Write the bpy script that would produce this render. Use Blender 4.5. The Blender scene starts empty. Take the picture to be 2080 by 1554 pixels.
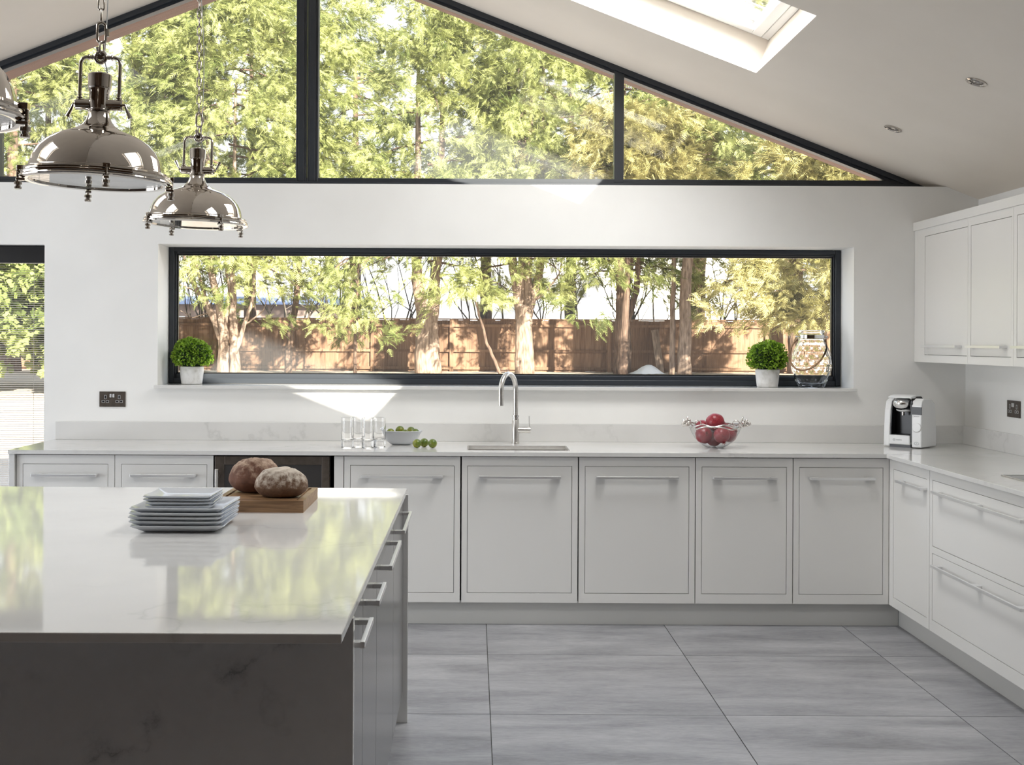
import bpy, bmesh, math, random
import numpy as np
from mathutils import Vector, Matrix

random.seed(7)
C = bpy.context.scene.collection
SC = bpy.context.scene
PI = math.pi

# ------------------------------------------------------------------ camera
H = 1.446                                   # eye height, metres
cd = bpy.data.cameras.new('camera')
cam = bpy.data.objects.new('camera', cd)
C.objects.link(cam)
cd.sensor_width = 36.0
cd.lens = 42.4
cd.shift_x = 0.0375
cd.shift_y = -0.0404
cd.clip_start = 0.05
cd.clip_end = 400
cam.matrix_world = Matrix.Translation((0, 0, H)) @ Matrix.Rotation(PI / 2, 4, 'X') @ Matrix.Rotation(0.0048, 4, 'Z')
SC.camera = cam

# ------------------------------------------------------------------ exposure, sky, sun, added fill lamps above the roof windows
SC.view_settings.view_transform = 'Standard'
SC.view_settings.look = 'None'
SC.view_settings.exposure = 0.84
SC.view_settings.gamma = 1.0
SC.view_settings.use_curve_mapping = False
try:
    SC.cycles.max_bounces = 14
    SC.cycles.transparent_max_bounces = 24
    SC.cycles.transmission_bounces = 12
    SC.cycles.diffuse_bounces = 6
    SC.cycles.caustics_reflective = False
    SC.cycles.caustics_refractive = False
    SC.cycles.sample_clamp_indirect = 6.0
    SC.cycles.use_denoising = True
except Exception:
    pass

w = bpy.data.worlds.new('sky')
SC.world = w
w.use_nodes = True
nt = w.node_tree
bg = nt.nodes['Background']
tc = nt.nodes.new('ShaderNodeTexCoord')
sx = nt.nodes.new('ShaderNodeSeparateXYZ')
rp = nt.nodes.new('ShaderNodeValToRGB')
rp.color_ramp.elements[0].position = 0.0
rp.color_ramp.elements[0].color = (1.0, 0.99, 0.98, 1)
rp.color_ramp.elements[1].position = 0.75
rp.color_ramp.elements[1].color = (0.62, 0.74, 0.95, 1)
e = rp.color_ramp.elements.new(0.22)
e.color = (0.88, 0.93, 1.0, 1)
nt.links.new(tc.outputs['Generated'], sx.inputs[0])
nt.links.new(sx.outputs['Z'], rp.inputs['Fac'])
nt.links.new(rp.outputs['Color'], bg.inputs['Color'])
bg.inputs['Strength'].default_value = 1.42

SUN_D = Vector((-0.50, 1.0, -0.515)).normalized()
sl = bpy.data.lights.new('sun', 'SUN')
sun = bpy.data.objects.new('sun', sl)
C.objects.link(sun)
sun.rotation_euler = SUN_D.to_track_quat('-Z', 'Y').to_euler()
sl.energy = 13.5
sl.angle = math.radians(0.6)
sl.color = (1.0, 0.93, 0.80)

RX, RZ = -0.967, 3.735                      # ridge line
TH = math.atan(0.389)
cT, sT = math.cos(TH), math.sin(TH)
SK_S = (1.38, 2.561)                        # roof window, distance from the ridge down the slope
SK_Y = ((5.017, 6.09), (2.65, 3.72))


def slope(side, s, y, n):
    """point on the roof: s down the slope, n up from the ceiling surface"""
    return Vector((RX + side * (s * cT + n * sT), y, RZ - s * sT + n * cT))


FILL_W = {(1, 0): 36.0, (1, 1): 15.0, (-1, 0): 6.0, (-1, 1): 18.0}  # strengths of the lamps added over each roof window to lift room light
for side in (1, -1):
    for iy, (y0, y1) in enumerate(SK_Y):
        l = bpy.data.lights.new('skylight_fill', 'AREA')
        l.shape = 'RECTANGLE'
        l.size = SK_S[1] - SK_S[0] - 0.2
        l.size_y = y1 - y0 - 0.2
        l.energy = FILL_W[(side, iy)]
        l.color = (1.0, 0.975, 0.935)
        o = bpy.data.objects.new('skylight_fill', l)
        C.objects.link(o)
        p = slope(side, sum(SK_S) / 2, (y0 + y1) / 2, 0.42)
        nrm = Vector((side * sT, 0, cT))
        xa = Vector((side * cT, 0, -sT))
        ya = nrm.cross(xa)
        o.matrix_world = Matrix(((xa.x, ya.x, nrm.x, p.x), (xa.y, ya.y, nrm.y, p.y), (xa.z, ya.z, nrm.z, p.z), (0, 0, 0, 1)))
# added fill lamp outside the made-up left wall doors, brightens the room sideways
l = bpy.data.lights.new('left_side_fill', 'AREA')
l.shape = 'RECTANGLE'
l.size = 2.6
l.size_y = 1.9
l.energy = 56
l.color = (0.86, 0.91, 1.0)
o = bpy.data.objects.new('left_side_fill', l)
C.objects.link(o)
o.location = (-5.15, 4.1, 1.05)
o.rotation_euler = (PI / 2, 0, -PI / 2)


# ------------------------------------------------------------------ materials
def newmat(name):
    m = bpy.data.materials.new(name)
    m.use_nodes = True
    n = m.node_tree
    b = n.nodes['Principled BSDF']
    return m, n, b


def mat(name, col, rough=0.5, metal=0.0, spec=None, coat=0.0):
    m, n, b = newmat(name)
    b.inputs['Base Color'].default_value = (*col, 1)
    b.inputs['Roughness'].default_value = rough
    b.inputs['Metallic'].default_value = metal
    if spec is not None:
        b.inputs['Specular IOR Level'].default_value = spec
    if coat:
        b.inputs['Coat Weight'].default_value = coat
        b.inputs['Coat Roughness'].default_value = 0.05
    return m


def node(n, t, **kw):
    k = n.nodes.new(t)
    for a, v in kw.items():
        if a in k.inputs:
            k.inputs[a].default_value = v
        else:
            setattr(k, a, v)
    return k


def coords(n, scale=(1, 1, 1), kind='Object'):
    t = n.nodes.new('ShaderNodeTexCoord')
    mp = n.nodes.new('ShaderNodeMapping')
    mp.inputs['Scale'].default_value = scale
    n.links.new(t.outputs[kind], mp.inputs['Vector'])
    return mp.outputs['Vector']


def ramp(n, fac, stops):
    r = n.nodes.new('ShaderNodeValToRGB')
    els = r.color_ramp.elements
    els[0].position, els[0].color = stops[0][0], (*stops[0][1], 1)
    els[1].position, els[1].color = stops[-1][0], (*stops[-1][1], 1)
    for p, c in stops[1:-1]:
        k = els.new(p)
        k.color = (*c, 1)
    n.links.new(fac, r.inputs['Fac'])
    return r.outputs['Color']


def bump(n, b, fac, strength=0.2, dist=0.002):
    k = n.nodes.new('ShaderNodeBump')
    k.inputs['Strength'].default_value = strength
    k.inputs['Distance'].default_value = dist
    n.links.new(fac, k.inputs['Height'])
    n.links.new(k.outputs['Normal'], b.inputs['Normal'])


def noise_mat(name, c0, c1, scale=8, rough=0.5, stretch=(1, 1, 1), detail=6, bstr=0.0, bdist=0.002, lo=0.35, hi=0.65, metal=0.0, dist=0.0, kind='Object'):
    m, n, b = newmat(name)
    v = coords(n, stretch, kind)
    t = node(n, 'ShaderNodeTexNoise', Scale=scale, Detail=detail, Distortion=dist)
    n.links.new(v, t.inputs['Vector'])
    n.links.new(ramp(n, t.outputs['Fac'], [(lo, c0), (hi, c1)]), b.inputs['Base Color'])
    b.inputs['Roughness'].default_value = rough
    b.inputs['Metallic'].default_value = metal
    if bstr:
        bump(n, b, t.outputs['Fac'], bstr, bdist)
    return m


M = {}
M['wall'] = noise_mat('wall_paint', (0.815, 0.81, 0.79), (0.845, 0.84, 0.82), 3, 0.7)
M['ceiling'] = noise_mat('ceiling_paint', (0.75, 0.695, 0.625), (0.78, 0.725, 0.655), 2, 0.75)
M['reveal'] = mat('reveal_paint', (0.88, 0.88, 0.88), 0.6)
M['rear'] = mat('rear_light_absorber', (0.11, 0.062, 0.034), 0.7)  # dark colour for unseen walls, keeps bounce light off the island panel
M['anth'] = mat('anthracite_frame', (0.027, 0.032, 0.040), 0.36)
M['soffit'] = noise_mat('brown_soffit', (0.23, 0.112, 0.068), (0.29, 0.145, 0.09), 6, 0.6, (1, 8, 1))
M['roof'] = mat('roof_slate', (0.06, 0.06, 0.065), 0.7)
M['cab'] = mat('painted_cabinet', (0.775, 0.765, 0.74), 0.36)
M['cabdark'] = mat('painted_gap_shade', (0.05, 0.05, 0.05), 0.7)  # dark tone painted for the shade inside gaps and slots
M['islandcab'] = mat('island_paint', (0.16, 0.157, 0.155), 0.2)
M['plinth'] = mat('plinth_paint', (0.62, 0.615, 0.59), 0.4)
M['steel'] = noise_mat('brushed_steel', (0.60, 0.585, 0.56), (0.72, 0.70, 0.67), 40, 0.28, (1, 1, 14), metal=1.0)
M['handle'] = mat('satin_aluminium', (0.86, 0.86, 0.86), 0.34, 0.8)
M['nickel'] = mat('polished_nickel', (0.56, 0.52, 0.475), 0.035, 1.0)
M['nickel_in'] = mat('lamp_inside', (0.62, 0.62, 0.61), 0.25, 0.6)
M['chain'] = mat('chain_nickel', (0.50, 0.46, 0.41), 0.15, 1.0)
M['white'] = mat('white_porcelain', (0.57, 0.59, 0.62), 0.12)
M['whiteplastic'] = mat('white_plastic', (0.82, 0.83, 0.84), 0.25)
M['black'] = mat('black_plastic', (0.012, 0.012, 0.013), 0.3)
M['blackgloss'] = mat('black_glass', (0.012, 0.011, 0.011), 0.06)
M['ovenglass'] = mat('dark_door_glass', (0.03, 0.026, 0.025), 0.12)
M['chrome'] = mat('chrome', (0.82, 0.82, 0.82), 0.04, 1.0)
M['silver'] = noise_mat('cast_silver', (0.55, 0.52, 0.48), (0.85, 0.82, 0.78), 60, 0.2, metal=1.0)
M['bronze'] = noise_mat('dark_bronze_plate', (0.085, 0.068, 0.055), (0.115, 0.094, 0.078), 30, 0.38, metal=0.6)
M['socketwhite'] = mat('socket_insert', (0.30, 0.27, 0.25), 0.3)
M['grey_print'] = mat('grey_print', (0.22, 0.23, 0.25), 0.5)
M['pvc'] = mat('white_window_frame', (0.84, 0.84, 0.83), 0.3)
M['render'] = mat('white_render', (0.90, 0.89, 0.88), 0.8)
M['slat'] = mat('blind_slat', (0.90, 0.84, 0.76), 0.5)
m_, n_, b_ = M['slat'], M['slat'].node_tree, M['slat'].node_tree.nodes['Principled BSDF']
tl_ = node(n_, 'ShaderNodeBsdfTranslucent')
tl_.inputs['Color'].default_value = (0.92, 0.84, 0.76, 1)
mx_ = node(n_, 'ShaderNodeMixShader')
mx_.inputs[0].default_value = 0.5
n_.links.new(b_.outputs[0], mx_.inputs[1])
n_.links.new(tl_.outputs[0], mx_.inputs[2])
n_.links.new(mx_.outputs[0], n_.nodes['Material Output'].inputs['Surface'])
M['cord'] = mat('blind_cord', (0.55, 0.50, 0.46), 0.7)
M['cable'] = mat('clear_cable', (0.62, 0.62, 0.60), 0.3)
M['grout'] = noise_mat('grey_grout', (0.155, 0.155, 0.155), (0.2, 0.2, 0.2), 40, 0.8)


def quartz(name, base=(0.71, 0.705, 0.69), vein=(0.33, 0.33, 0.32), rough=0.055, amount=0.27):
    m, n, b = newmat(name)
    v = coords(n, (1, 1, 1), 'Object')
    d = node(n, 'ShaderNodeTexNoise', Scale=1.5, Detail=6, Roughness=0.56)
    n.links.new(v, d.inputs['Vector'])
    # vein line: where the warped field crosses one half
    s = node(n, 'ShaderNodeMath', operation='SUBTRACT')
    s.inputs[1].default_value = 0.5
    n.links.new(d.outputs['Fac'], s.inputs[0])
    a = node(n, 'ShaderNodeMath', operation='ABSOLUTE')
    n.links.new(s.outputs[0], a.inputs[0])
    line = ramp(n, a.outputs[0], [(0.0, (1, 1, 1)), (0.004, (0.6, 0.6, 0.6)), (0.016, (0, 0, 0))])
    mk = node(n, 'ShaderNodeTexNoise', Scale=1.1, Detail=3)
    n.links.new(v, mk.inputs['Vector'])
    mask = ramp(n, mk.outputs['Fac'], [(0.48, (0, 0, 0)), (0.62, (1, 1, 1))])
    mu = node(n, 'ShaderNodeMath', operation='MULTIPLY')
    n.links.new(line, mu.inputs[0])
    n.links.new(mask, mu.inputs[1])
    mu2 = node(n, 'ShaderNodeMath', operation='MULTIPLY')
    n.links.new(mu.outputs[0], mu2.inputs[0])
    mu2.inputs[1].default_value = amount
    cl = node(n, 'ShaderNodeTexNoise', Scale=2.6, Detail=5)
    n.links.new(v, cl.inputs['Vector'])
    soft = ramp(n, cl.outputs['Fac'], [(0.35, base), (0.7, tuple(c * 0.93 for c in base))])
    mx = node(n, 'ShaderNodeMix', data_type='RGBA')
    n.links.new(mu2.outputs[0], mx.inputs['Factor'])
    n.links.new(soft, mx.inputs['A'])
    mx.inputs['B'].default_value = (*vein, 1)
    n.links.new(mx.outputs['Result'], b.inputs['Base Color'])
    b.inputs['Roughness'].default_value = rough
    return m


M['quartz'] = quartz('veined_quartz', base=(0.70, 0.695, 0.68))


def panel_quartz():
    """the same stone with one long broken vein running diagonally across the slab"""
    m = quartz('veined_quartz_panel', amount=0.2)
    n = m.node_tree
    b = n.nodes['Principled BSDF']
    src = b.inputs['Base Color'].links[0].from_socket
    v = coords(n)
    sp = node(n, 'ShaderNodeSeparateXYZ')
    n.links.new(v, sp.inputs[0])
    wob = node(n, 'ShaderNodeTexNoise', Scale=5.5, Detail=8, Roughness=0.65)
    n.links.new(v, wob.inputs['Vector'])
    l1 = node(n, 'ShaderNodeMath', operation='MULTIPLY_ADD')
    n.links.new(sp.outputs['X'], l1.inputs[0])
    l1.inputs[1].default_value = -0.62
    n.links.new(sp.outputs['Z'], l1.inputs[2])
    l2 = node(n, 'ShaderNodeMath', operation='MULTIPLY_ADD')
    n.links.new(wob.outputs['Fac'], l2.inputs[0])
    l2.inputs[1].default_value = 0.34
    n.links.new(l1.outputs[0], l2.inputs[2])
    sb = node(n, 'ShaderNodeMath', operation='SUBTRACT')
    n.links.new(l2.outputs[0], sb.inputs[0])
    sb.inputs[1].default_value = 0.405 + 0.17
    ab = node(n, 'ShaderNodeMath', operation='ABSOLUTE')
    n.links.new(sb.outputs[0], ab.inputs[0])
    brk = node(n, 'ShaderNodeTexNoise', Scale=9, Detail=4)
    n.links.new(v, brk.inputs['Vector'])
    core = ramp(n, ab.outputs[0], [(0.0, (0.85, 0.85, 0.85)), (0.006, (0.4, 0.4, 0.4)), (0.03, (0.10, 0.10, 0.10)), (0.09, (0, 0, 0))])
    msk = ramp(n, brk.outputs['Fac'], [(0.42, (0, 0, 0)), (0.62, (1, 1, 1))])
    mu = node(n, 'ShaderNodeMath', operation='MULTIPLY')
    n.links.new(core, mu.inputs[0])
    n.links.new(msk, mu.inputs[1])
    mx = node(n, 'ShaderNodeMix', data_type='RGBA')
    n.links.new(mu.outputs[0], mx.inputs['Factor'])
    n.links.new(src, mx.inputs['A'])
    mx.inputs['B'].default_value = (0.17, 0.17, 0.18, 1)
    n.links.new(mx.outputs['Result'], b.inputs['Base Color'])
    return m


M['quartzp'] = panel_quartz()



def tile_mat():
    m, n, b = newmat('grey_stone_tile')
    oi = node(n, 'ShaderNodeObjectInfo')
    v = coords(n, (0.55, 2.2, 1), 'Object')
    ad = node(n, 'ShaderNodeVectorMath', operation='ADD')
    sc = node(n, 'ShaderNodeVectorMath', operation='SCALE')
    n.links.new(oi.outputs['Location'], sc.inputs[0])
    sc.inputs['Scale'].default_value = 3.7
    n.links.new(v, ad.inputs[0])
    n.links.new(sc.outputs[0], ad.inputs[1])
    t = node(n, 'ShaderNodeTexNoise', Scale=2.6, Detail=10, Roughness=0.68, Distortion=0.4)
    n.links.new(ad.outputs[0], t.inputs['Vector'])
    t2 = node(n, 'ShaderNodeTexNoise', Scale=42, Detail=6, Roughness=0.7)
    n.links.new(ad.outputs[0], t2.inputs['Vector'])
    mx = node(n, 'ShaderNodeMath', operation='MULTIPLY_ADD')
    n.links.new(t2.outputs['Fac'], mx.inputs[0])
    mx.inputs[1].default_value = 0.38
    n.links.new(t.outputs['Fac'], mx.inputs[2])
    n.links.new(ramp(n, mx.outputs[0], [(0.5, (0.175, 0.176, 0.186)), (0.68, (0.275, 0.277, 0.292)), (0.9, (0.39, 0.39, 0.405))]), b.inputs['Base Color'])
    b.inputs['Roughness'].default_value = 0.42
    bump(n, b, mx.outputs[0], 0.12, 0.002)
    return m


M['tile'] = tile_mat()


def schlick(n, f0):
    lw = node(n, 'ShaderNodeLayerWeight')
    lw.inputs['Blend'].default_value = 0.5
    pw = node(n, 'ShaderNodeMath', operation='POWER')
    n.links.new(lw.outputs['Facing'], pw.inputs[0])
    pw.inputs[1].default_value = 5.0
    ma = node(n, 'ShaderNodeMath', operation='MULTIPLY_ADD')
    n.links.new(pw.outputs[0], ma.inputs[0])
    ma.inputs[1].default_value = 1.0 - f0
    ma.inputs[2].default_value = f0
    return ma.outputs[0]


def pane_mat(name, tint=(0.97, 0.98, 0.975), dust=0.03):
    """clear glazing with a very thin film of dust that catches direct sun"""
    m, n, b = newmat(name)
    n.nodes.remove(b)
    out = n.nodes['Material Output']
    tr = node(n, 'ShaderNodeBsdfTransparent')
    tr.inputs['Color'].default_value = (*tint, 1)
    gl = node(n, 'ShaderNodeBsdfGlossy')
    gl.inputs['Roughness'].default_value = 0.0
    mx = node(n, 'ShaderNodeMixShader')
    n.links.new(schlick(n, 0.04), mx.inputs[0])
    n.links.new(tr.outputs[0], mx.inputs[1])
    n.links.new(gl.outputs[0], mx.inputs[2])
    df = node(n, 'ShaderNodeBsdfDiffuse')
    df.inputs['Color'].default_value = (0.85, 0.9, 0.95, 1)
    m2 = node(n, 'ShaderNodeMixShader')
    m2.inputs[0].default_value = dust
    n.links.new(mx.outputs[0], m2.inputs[1])
    n.links.new(df.outputs[0], m2.inputs[2])
    n.links.new(m2.outputs[0], out.inputs['Surface'])
    return m


M['pane'] = pane_mat('window_pane', (0.99, 0.995, 0.99), 0.024)
M['skypane'] = pane_mat('roof_window_pane', (0.99, 0.995, 0.995), 0.0)


def glass_mat(name, col=(1, 1, 1), ior=1.45, rough=0.0):
    m, n, b = newmat(name)
    b.inputs['Base Color'].default_value = (*col, 1)
    b.inputs['Roughness'].default_value = rough
    b.inputs['IOR'].default_value = ior
    b.inputs['Transmission Weight'].default_value = 1.0
    return m


M['glass'] = glass_mat('clear_glass')
M['jarglass'] = glass_mat('dimpled_glass', ior=1.22)


def thin_glass(name, refl=0.10, tint=(0.965, 0.97, 0.975)):
    m, n, b = newmat(name)
    n.nodes.remove(b)
    out = n.nodes['Material Output']
    tr = node(n, 'ShaderNodeBsdfTransparent')
    tr.inputs['Color'].default_value = (*tint, 1)
    gl = node(n, 'ShaderNodeBsdfGlossy')
    gl.inputs['Roughness'].default_value = 0.02
    mx = node(n, 'ShaderNodeMixShader')
    n.links.new(schlick(n, 0.05), mx.inputs[0])
    n.links.new(tr.outputs[0], mx.inputs[1])
    n.links.new(gl.outputs[0], mx.inputs[2])
    n.links.new(mx.outputs[0], out.inputs['Surface'])
    return m


M['thinglass'] = thin_glass('thin_blown_glass')


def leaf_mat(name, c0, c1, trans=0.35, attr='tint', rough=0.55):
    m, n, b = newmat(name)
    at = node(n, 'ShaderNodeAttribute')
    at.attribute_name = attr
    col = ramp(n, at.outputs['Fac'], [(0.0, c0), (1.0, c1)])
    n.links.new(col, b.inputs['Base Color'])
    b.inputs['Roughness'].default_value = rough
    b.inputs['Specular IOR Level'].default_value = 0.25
    out = n.nodes['Material Output']
    tl = node(n, 'ShaderNodeBsdfTranslucent')
    n.links.new(col, tl.inputs['Color'])
    mx = node(n, 'ShaderNodeMixShader')
    mx.inputs[0].default_value = trans
    n.links.new(b.outputs[0], mx.inputs[1])
    n.links.new(tl.outputs[0], mx.inputs[2])
    n.links.new(mx.outputs[0], out.inputs['Surface'])
    return m


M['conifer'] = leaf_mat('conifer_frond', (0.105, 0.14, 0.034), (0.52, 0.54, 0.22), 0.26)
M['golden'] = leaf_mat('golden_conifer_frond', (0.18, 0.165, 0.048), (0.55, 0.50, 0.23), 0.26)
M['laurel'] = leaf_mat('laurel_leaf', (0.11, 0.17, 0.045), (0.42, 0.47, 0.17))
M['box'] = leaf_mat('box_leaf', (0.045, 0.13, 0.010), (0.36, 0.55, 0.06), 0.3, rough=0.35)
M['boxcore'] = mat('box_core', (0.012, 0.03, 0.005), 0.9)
M['bark'] = noise_mat('conifer_bark', (0.075, 0.046, 0.031), (0.19, 0.125, 0.088), 7, 0.9, (3, 3, 0.5), bstr=0.8, bdist=0.02)
M['barkpale'] = noise_mat('pale_bark', (0.155, 0.105, 0.075), (0.37, 0.275, 0.21), 6, 0.9, (3, 3, 0.6), bstr=0.8, bdist=0.02)
M['twig'] = noise_mat('dark_twig', (0.10, 0.085, 0.07), (0.20, 0.17, 0.14), 9, 0.9)
M['ground'] = noise_mat('pale_garden_ground', (0.36, 0.30, 0.245), (0.50, 0.435, 0.37), 0.8, 0.9, detail=10)


def fence_mat():
    m, n, b = newmat('larch_fence_board')
    oi = node(n, 'ShaderNodeObjectInfo')
    v = coords(n, (9, 9, 0.8), 'Object')
    ad = node(n, 'ShaderNodeVectorMath', operation='ADD')
    n.links.new(v, ad.inputs[0])
    n.links.new(oi.outputs['Location'], ad.inputs[1])
    t = node(n, 'ShaderNodeTexNoise', Scale=3, Detail=6)
    n.links.new(ad.outputs[0], t.inputs['Vector'])
    mx = node(n, 'ShaderNodeMath', operation='MULTIPLY_ADD')
    n.links.new(oi.outputs['Random'], mx.inputs[0])
    mx.inputs[1].default_value = 0.30
    n.links.new(t.outputs['Fac'], mx.inputs[2])
    n.links.new(ramp(n, mx.outputs[0], [(0.35, (0.115, 0.062, 0.035)), (0.65, (0.21, 0.12, 0.07)), (0.95, (0.29, 0.18, 0.112))]), b.inputs['Base Color'])
    b.inputs['Roughness'].default_value = 0.8
    return m


M['fence'] = fence_mat()


def wood_mat():
    m, n, b = newmat('oak_board')
    v = coords(n, (1.2, 14, 14), 'Object')
    t = node(n, 'ShaderNodeTexNoise', Scale=5, Detail=8, Distortion=1.2)
    n.links.new(v, t.inputs['Vector'])
    n.links.new(ramp(n, t.outputs['Fac'], [(0.3, (0.15, 0.078, 0.035)), (0.55, (0.27, 0.155, 0.075)), (0.75, (0.36, 0.22, 0.115))]), b.inputs['Base Color'])
    b.inputs['Roughness'].default_value = 0.42
    bump(n, b, t.outputs['Fac'], 0.15, 0.001)
    return m


M['wood'] = wood_mat()


def bread_mat(name, crust, flour, amount, scale):
    m, n, b = newmat(name)
    v = coords(n)
    t = node(n, 'ShaderNodeTexNoise', Scale=scale, Detail=10, Roughness=0.75)
    n.links.new(v, t.inputs['Vector'])
    vo = node(n, 'ShaderNodeTexVoronoi', feature='DISTANCE_TO_EDGE', Scale=13)
    nz = node(n, 'ShaderNodeTexNoise', Scale=9, Detail=3)
    n.links.new(v, nz.inputs['Vector'])
    mixv = node(n, 'ShaderNodeMix', data_type='VECTOR')
    mixv.inputs['Factor'].default_value = 0.12
    n.links.new(v, mixv.inputs['A'])
    n.links.new(nz.outputs['Color'], mixv.inputs['B'])
    n.links.new(mixv.outputs['Result'], vo.inputs['Vector'])
    # flour lies on the upward faces
    ge = node(n, 'ShaderNodeNewGeometry')
    sp = node(n, 'ShaderNodeSeparateXYZ')
    n.links.new(ge.outputs['Normal'], sp.inputs[0])
    up = node(n, 'ShaderNodeMath', operation='MULTIPLY_ADD')
    n.links.new(sp.outputs['Z'], up.inputs[0])
    up.inputs[1].default_value = 0.34
    n.links.new(t.outputs['Fac'], up.inputs[2])
    fl = ramp(n, up.outputs[0], [(0.62 - amount, (0, 0, 0)), (0.86 - amount, (1, 1, 1))])
    base = ramp(n, t.outputs['Fac'], [(0.3, tuple(c * 0.55 for c in crust)), (0.7, crust)])
    mx = node(n, 'ShaderNodeMix', data_type='RGBA')
    n.links.new(fl, mx.inputs['Factor'])
    n.links.new(base, mx.inputs['A'])
    mx.inputs['B'].default_value = (*flour, 1)
    crack = ramp(n, vo.outputs['Distance'], [(0.0, (0.45, 0.36, 0.3)), (0.06, (1, 1, 1))])
    mu = node(n, 'ShaderNodeMix', data_type='RGBA', blend_type='MULTIPLY')
    mu.inputs['Factor'].default_value = 0.35
    n.links.new(mx.outputs['Result'], mu.inputs['A'])
    n.links.new(crack, mu.inputs['B'])
    n.links.new(mu.outputs['Result'], b.inputs['Base Color'])
    b.inputs['Roughness'].default_value = 0.7
    bump(n, b, t.outputs['Fac'], 0.5, 0.006)
    return m


M['bread1'] = bread_mat('dark_crust', (0.17, 0.062, 0.028), (0.44, 0.32, 0.23), -0.01, 26)
M['bread2'] = bread_mat('floured_crust', (0.20, 0.105, 0.055), (0.55, 0.48, 0.40), 0.10, 60)
M['lime'] = noise_mat('lime_skin', (0.055, 0.11, 0.010), (0.27, 0.27, 0.025), 14, 0.35, bstr=0.25, bdist=0.001, lo=0.35, hi=0.72)
M['limetip'] = mat('lime_stalk', (0.16, 0.14, 0.05), 0.7)
M['pom'] = noise_mat('pomegranate_skin', (0.15, 0.006, 0.014), (0.40, 0.035, 0.05), 12, 0.35, lo=0.3, hi=0.75)
M['pomcrown'] = mat('pomegranate_crown', (0.22, 0.03, 0.03), 0.6)
M['pot'] = noise_mat('whitewashed_concrete', (0.58, 0.56, 0.53), (0.78, 0.77, 0.76), 26, 0.85, bstr=0.3, bdist=0.002, lo=0.3, hi=0.55)
M['rope'] = noise_mat('jute_rope', (0.26, 0.15, 0.085), (0.42, 0.27, 0.165), 120, 0.9)
M['brick'] = mat('far_brick', (0.36, 0.27, 0.23), 0.9)
M['bluegrey'] = mat('far_blue_grey', (0.14, 0.18, 0.28), 0.7)
M['housewin'] = mat('far_window_glass', (0.20, 0.205, 0.22), 0.2)
M['tarp'] = mat('white_tarpaulin', (0.8, 0.8, 0.82), 0.6)


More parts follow.
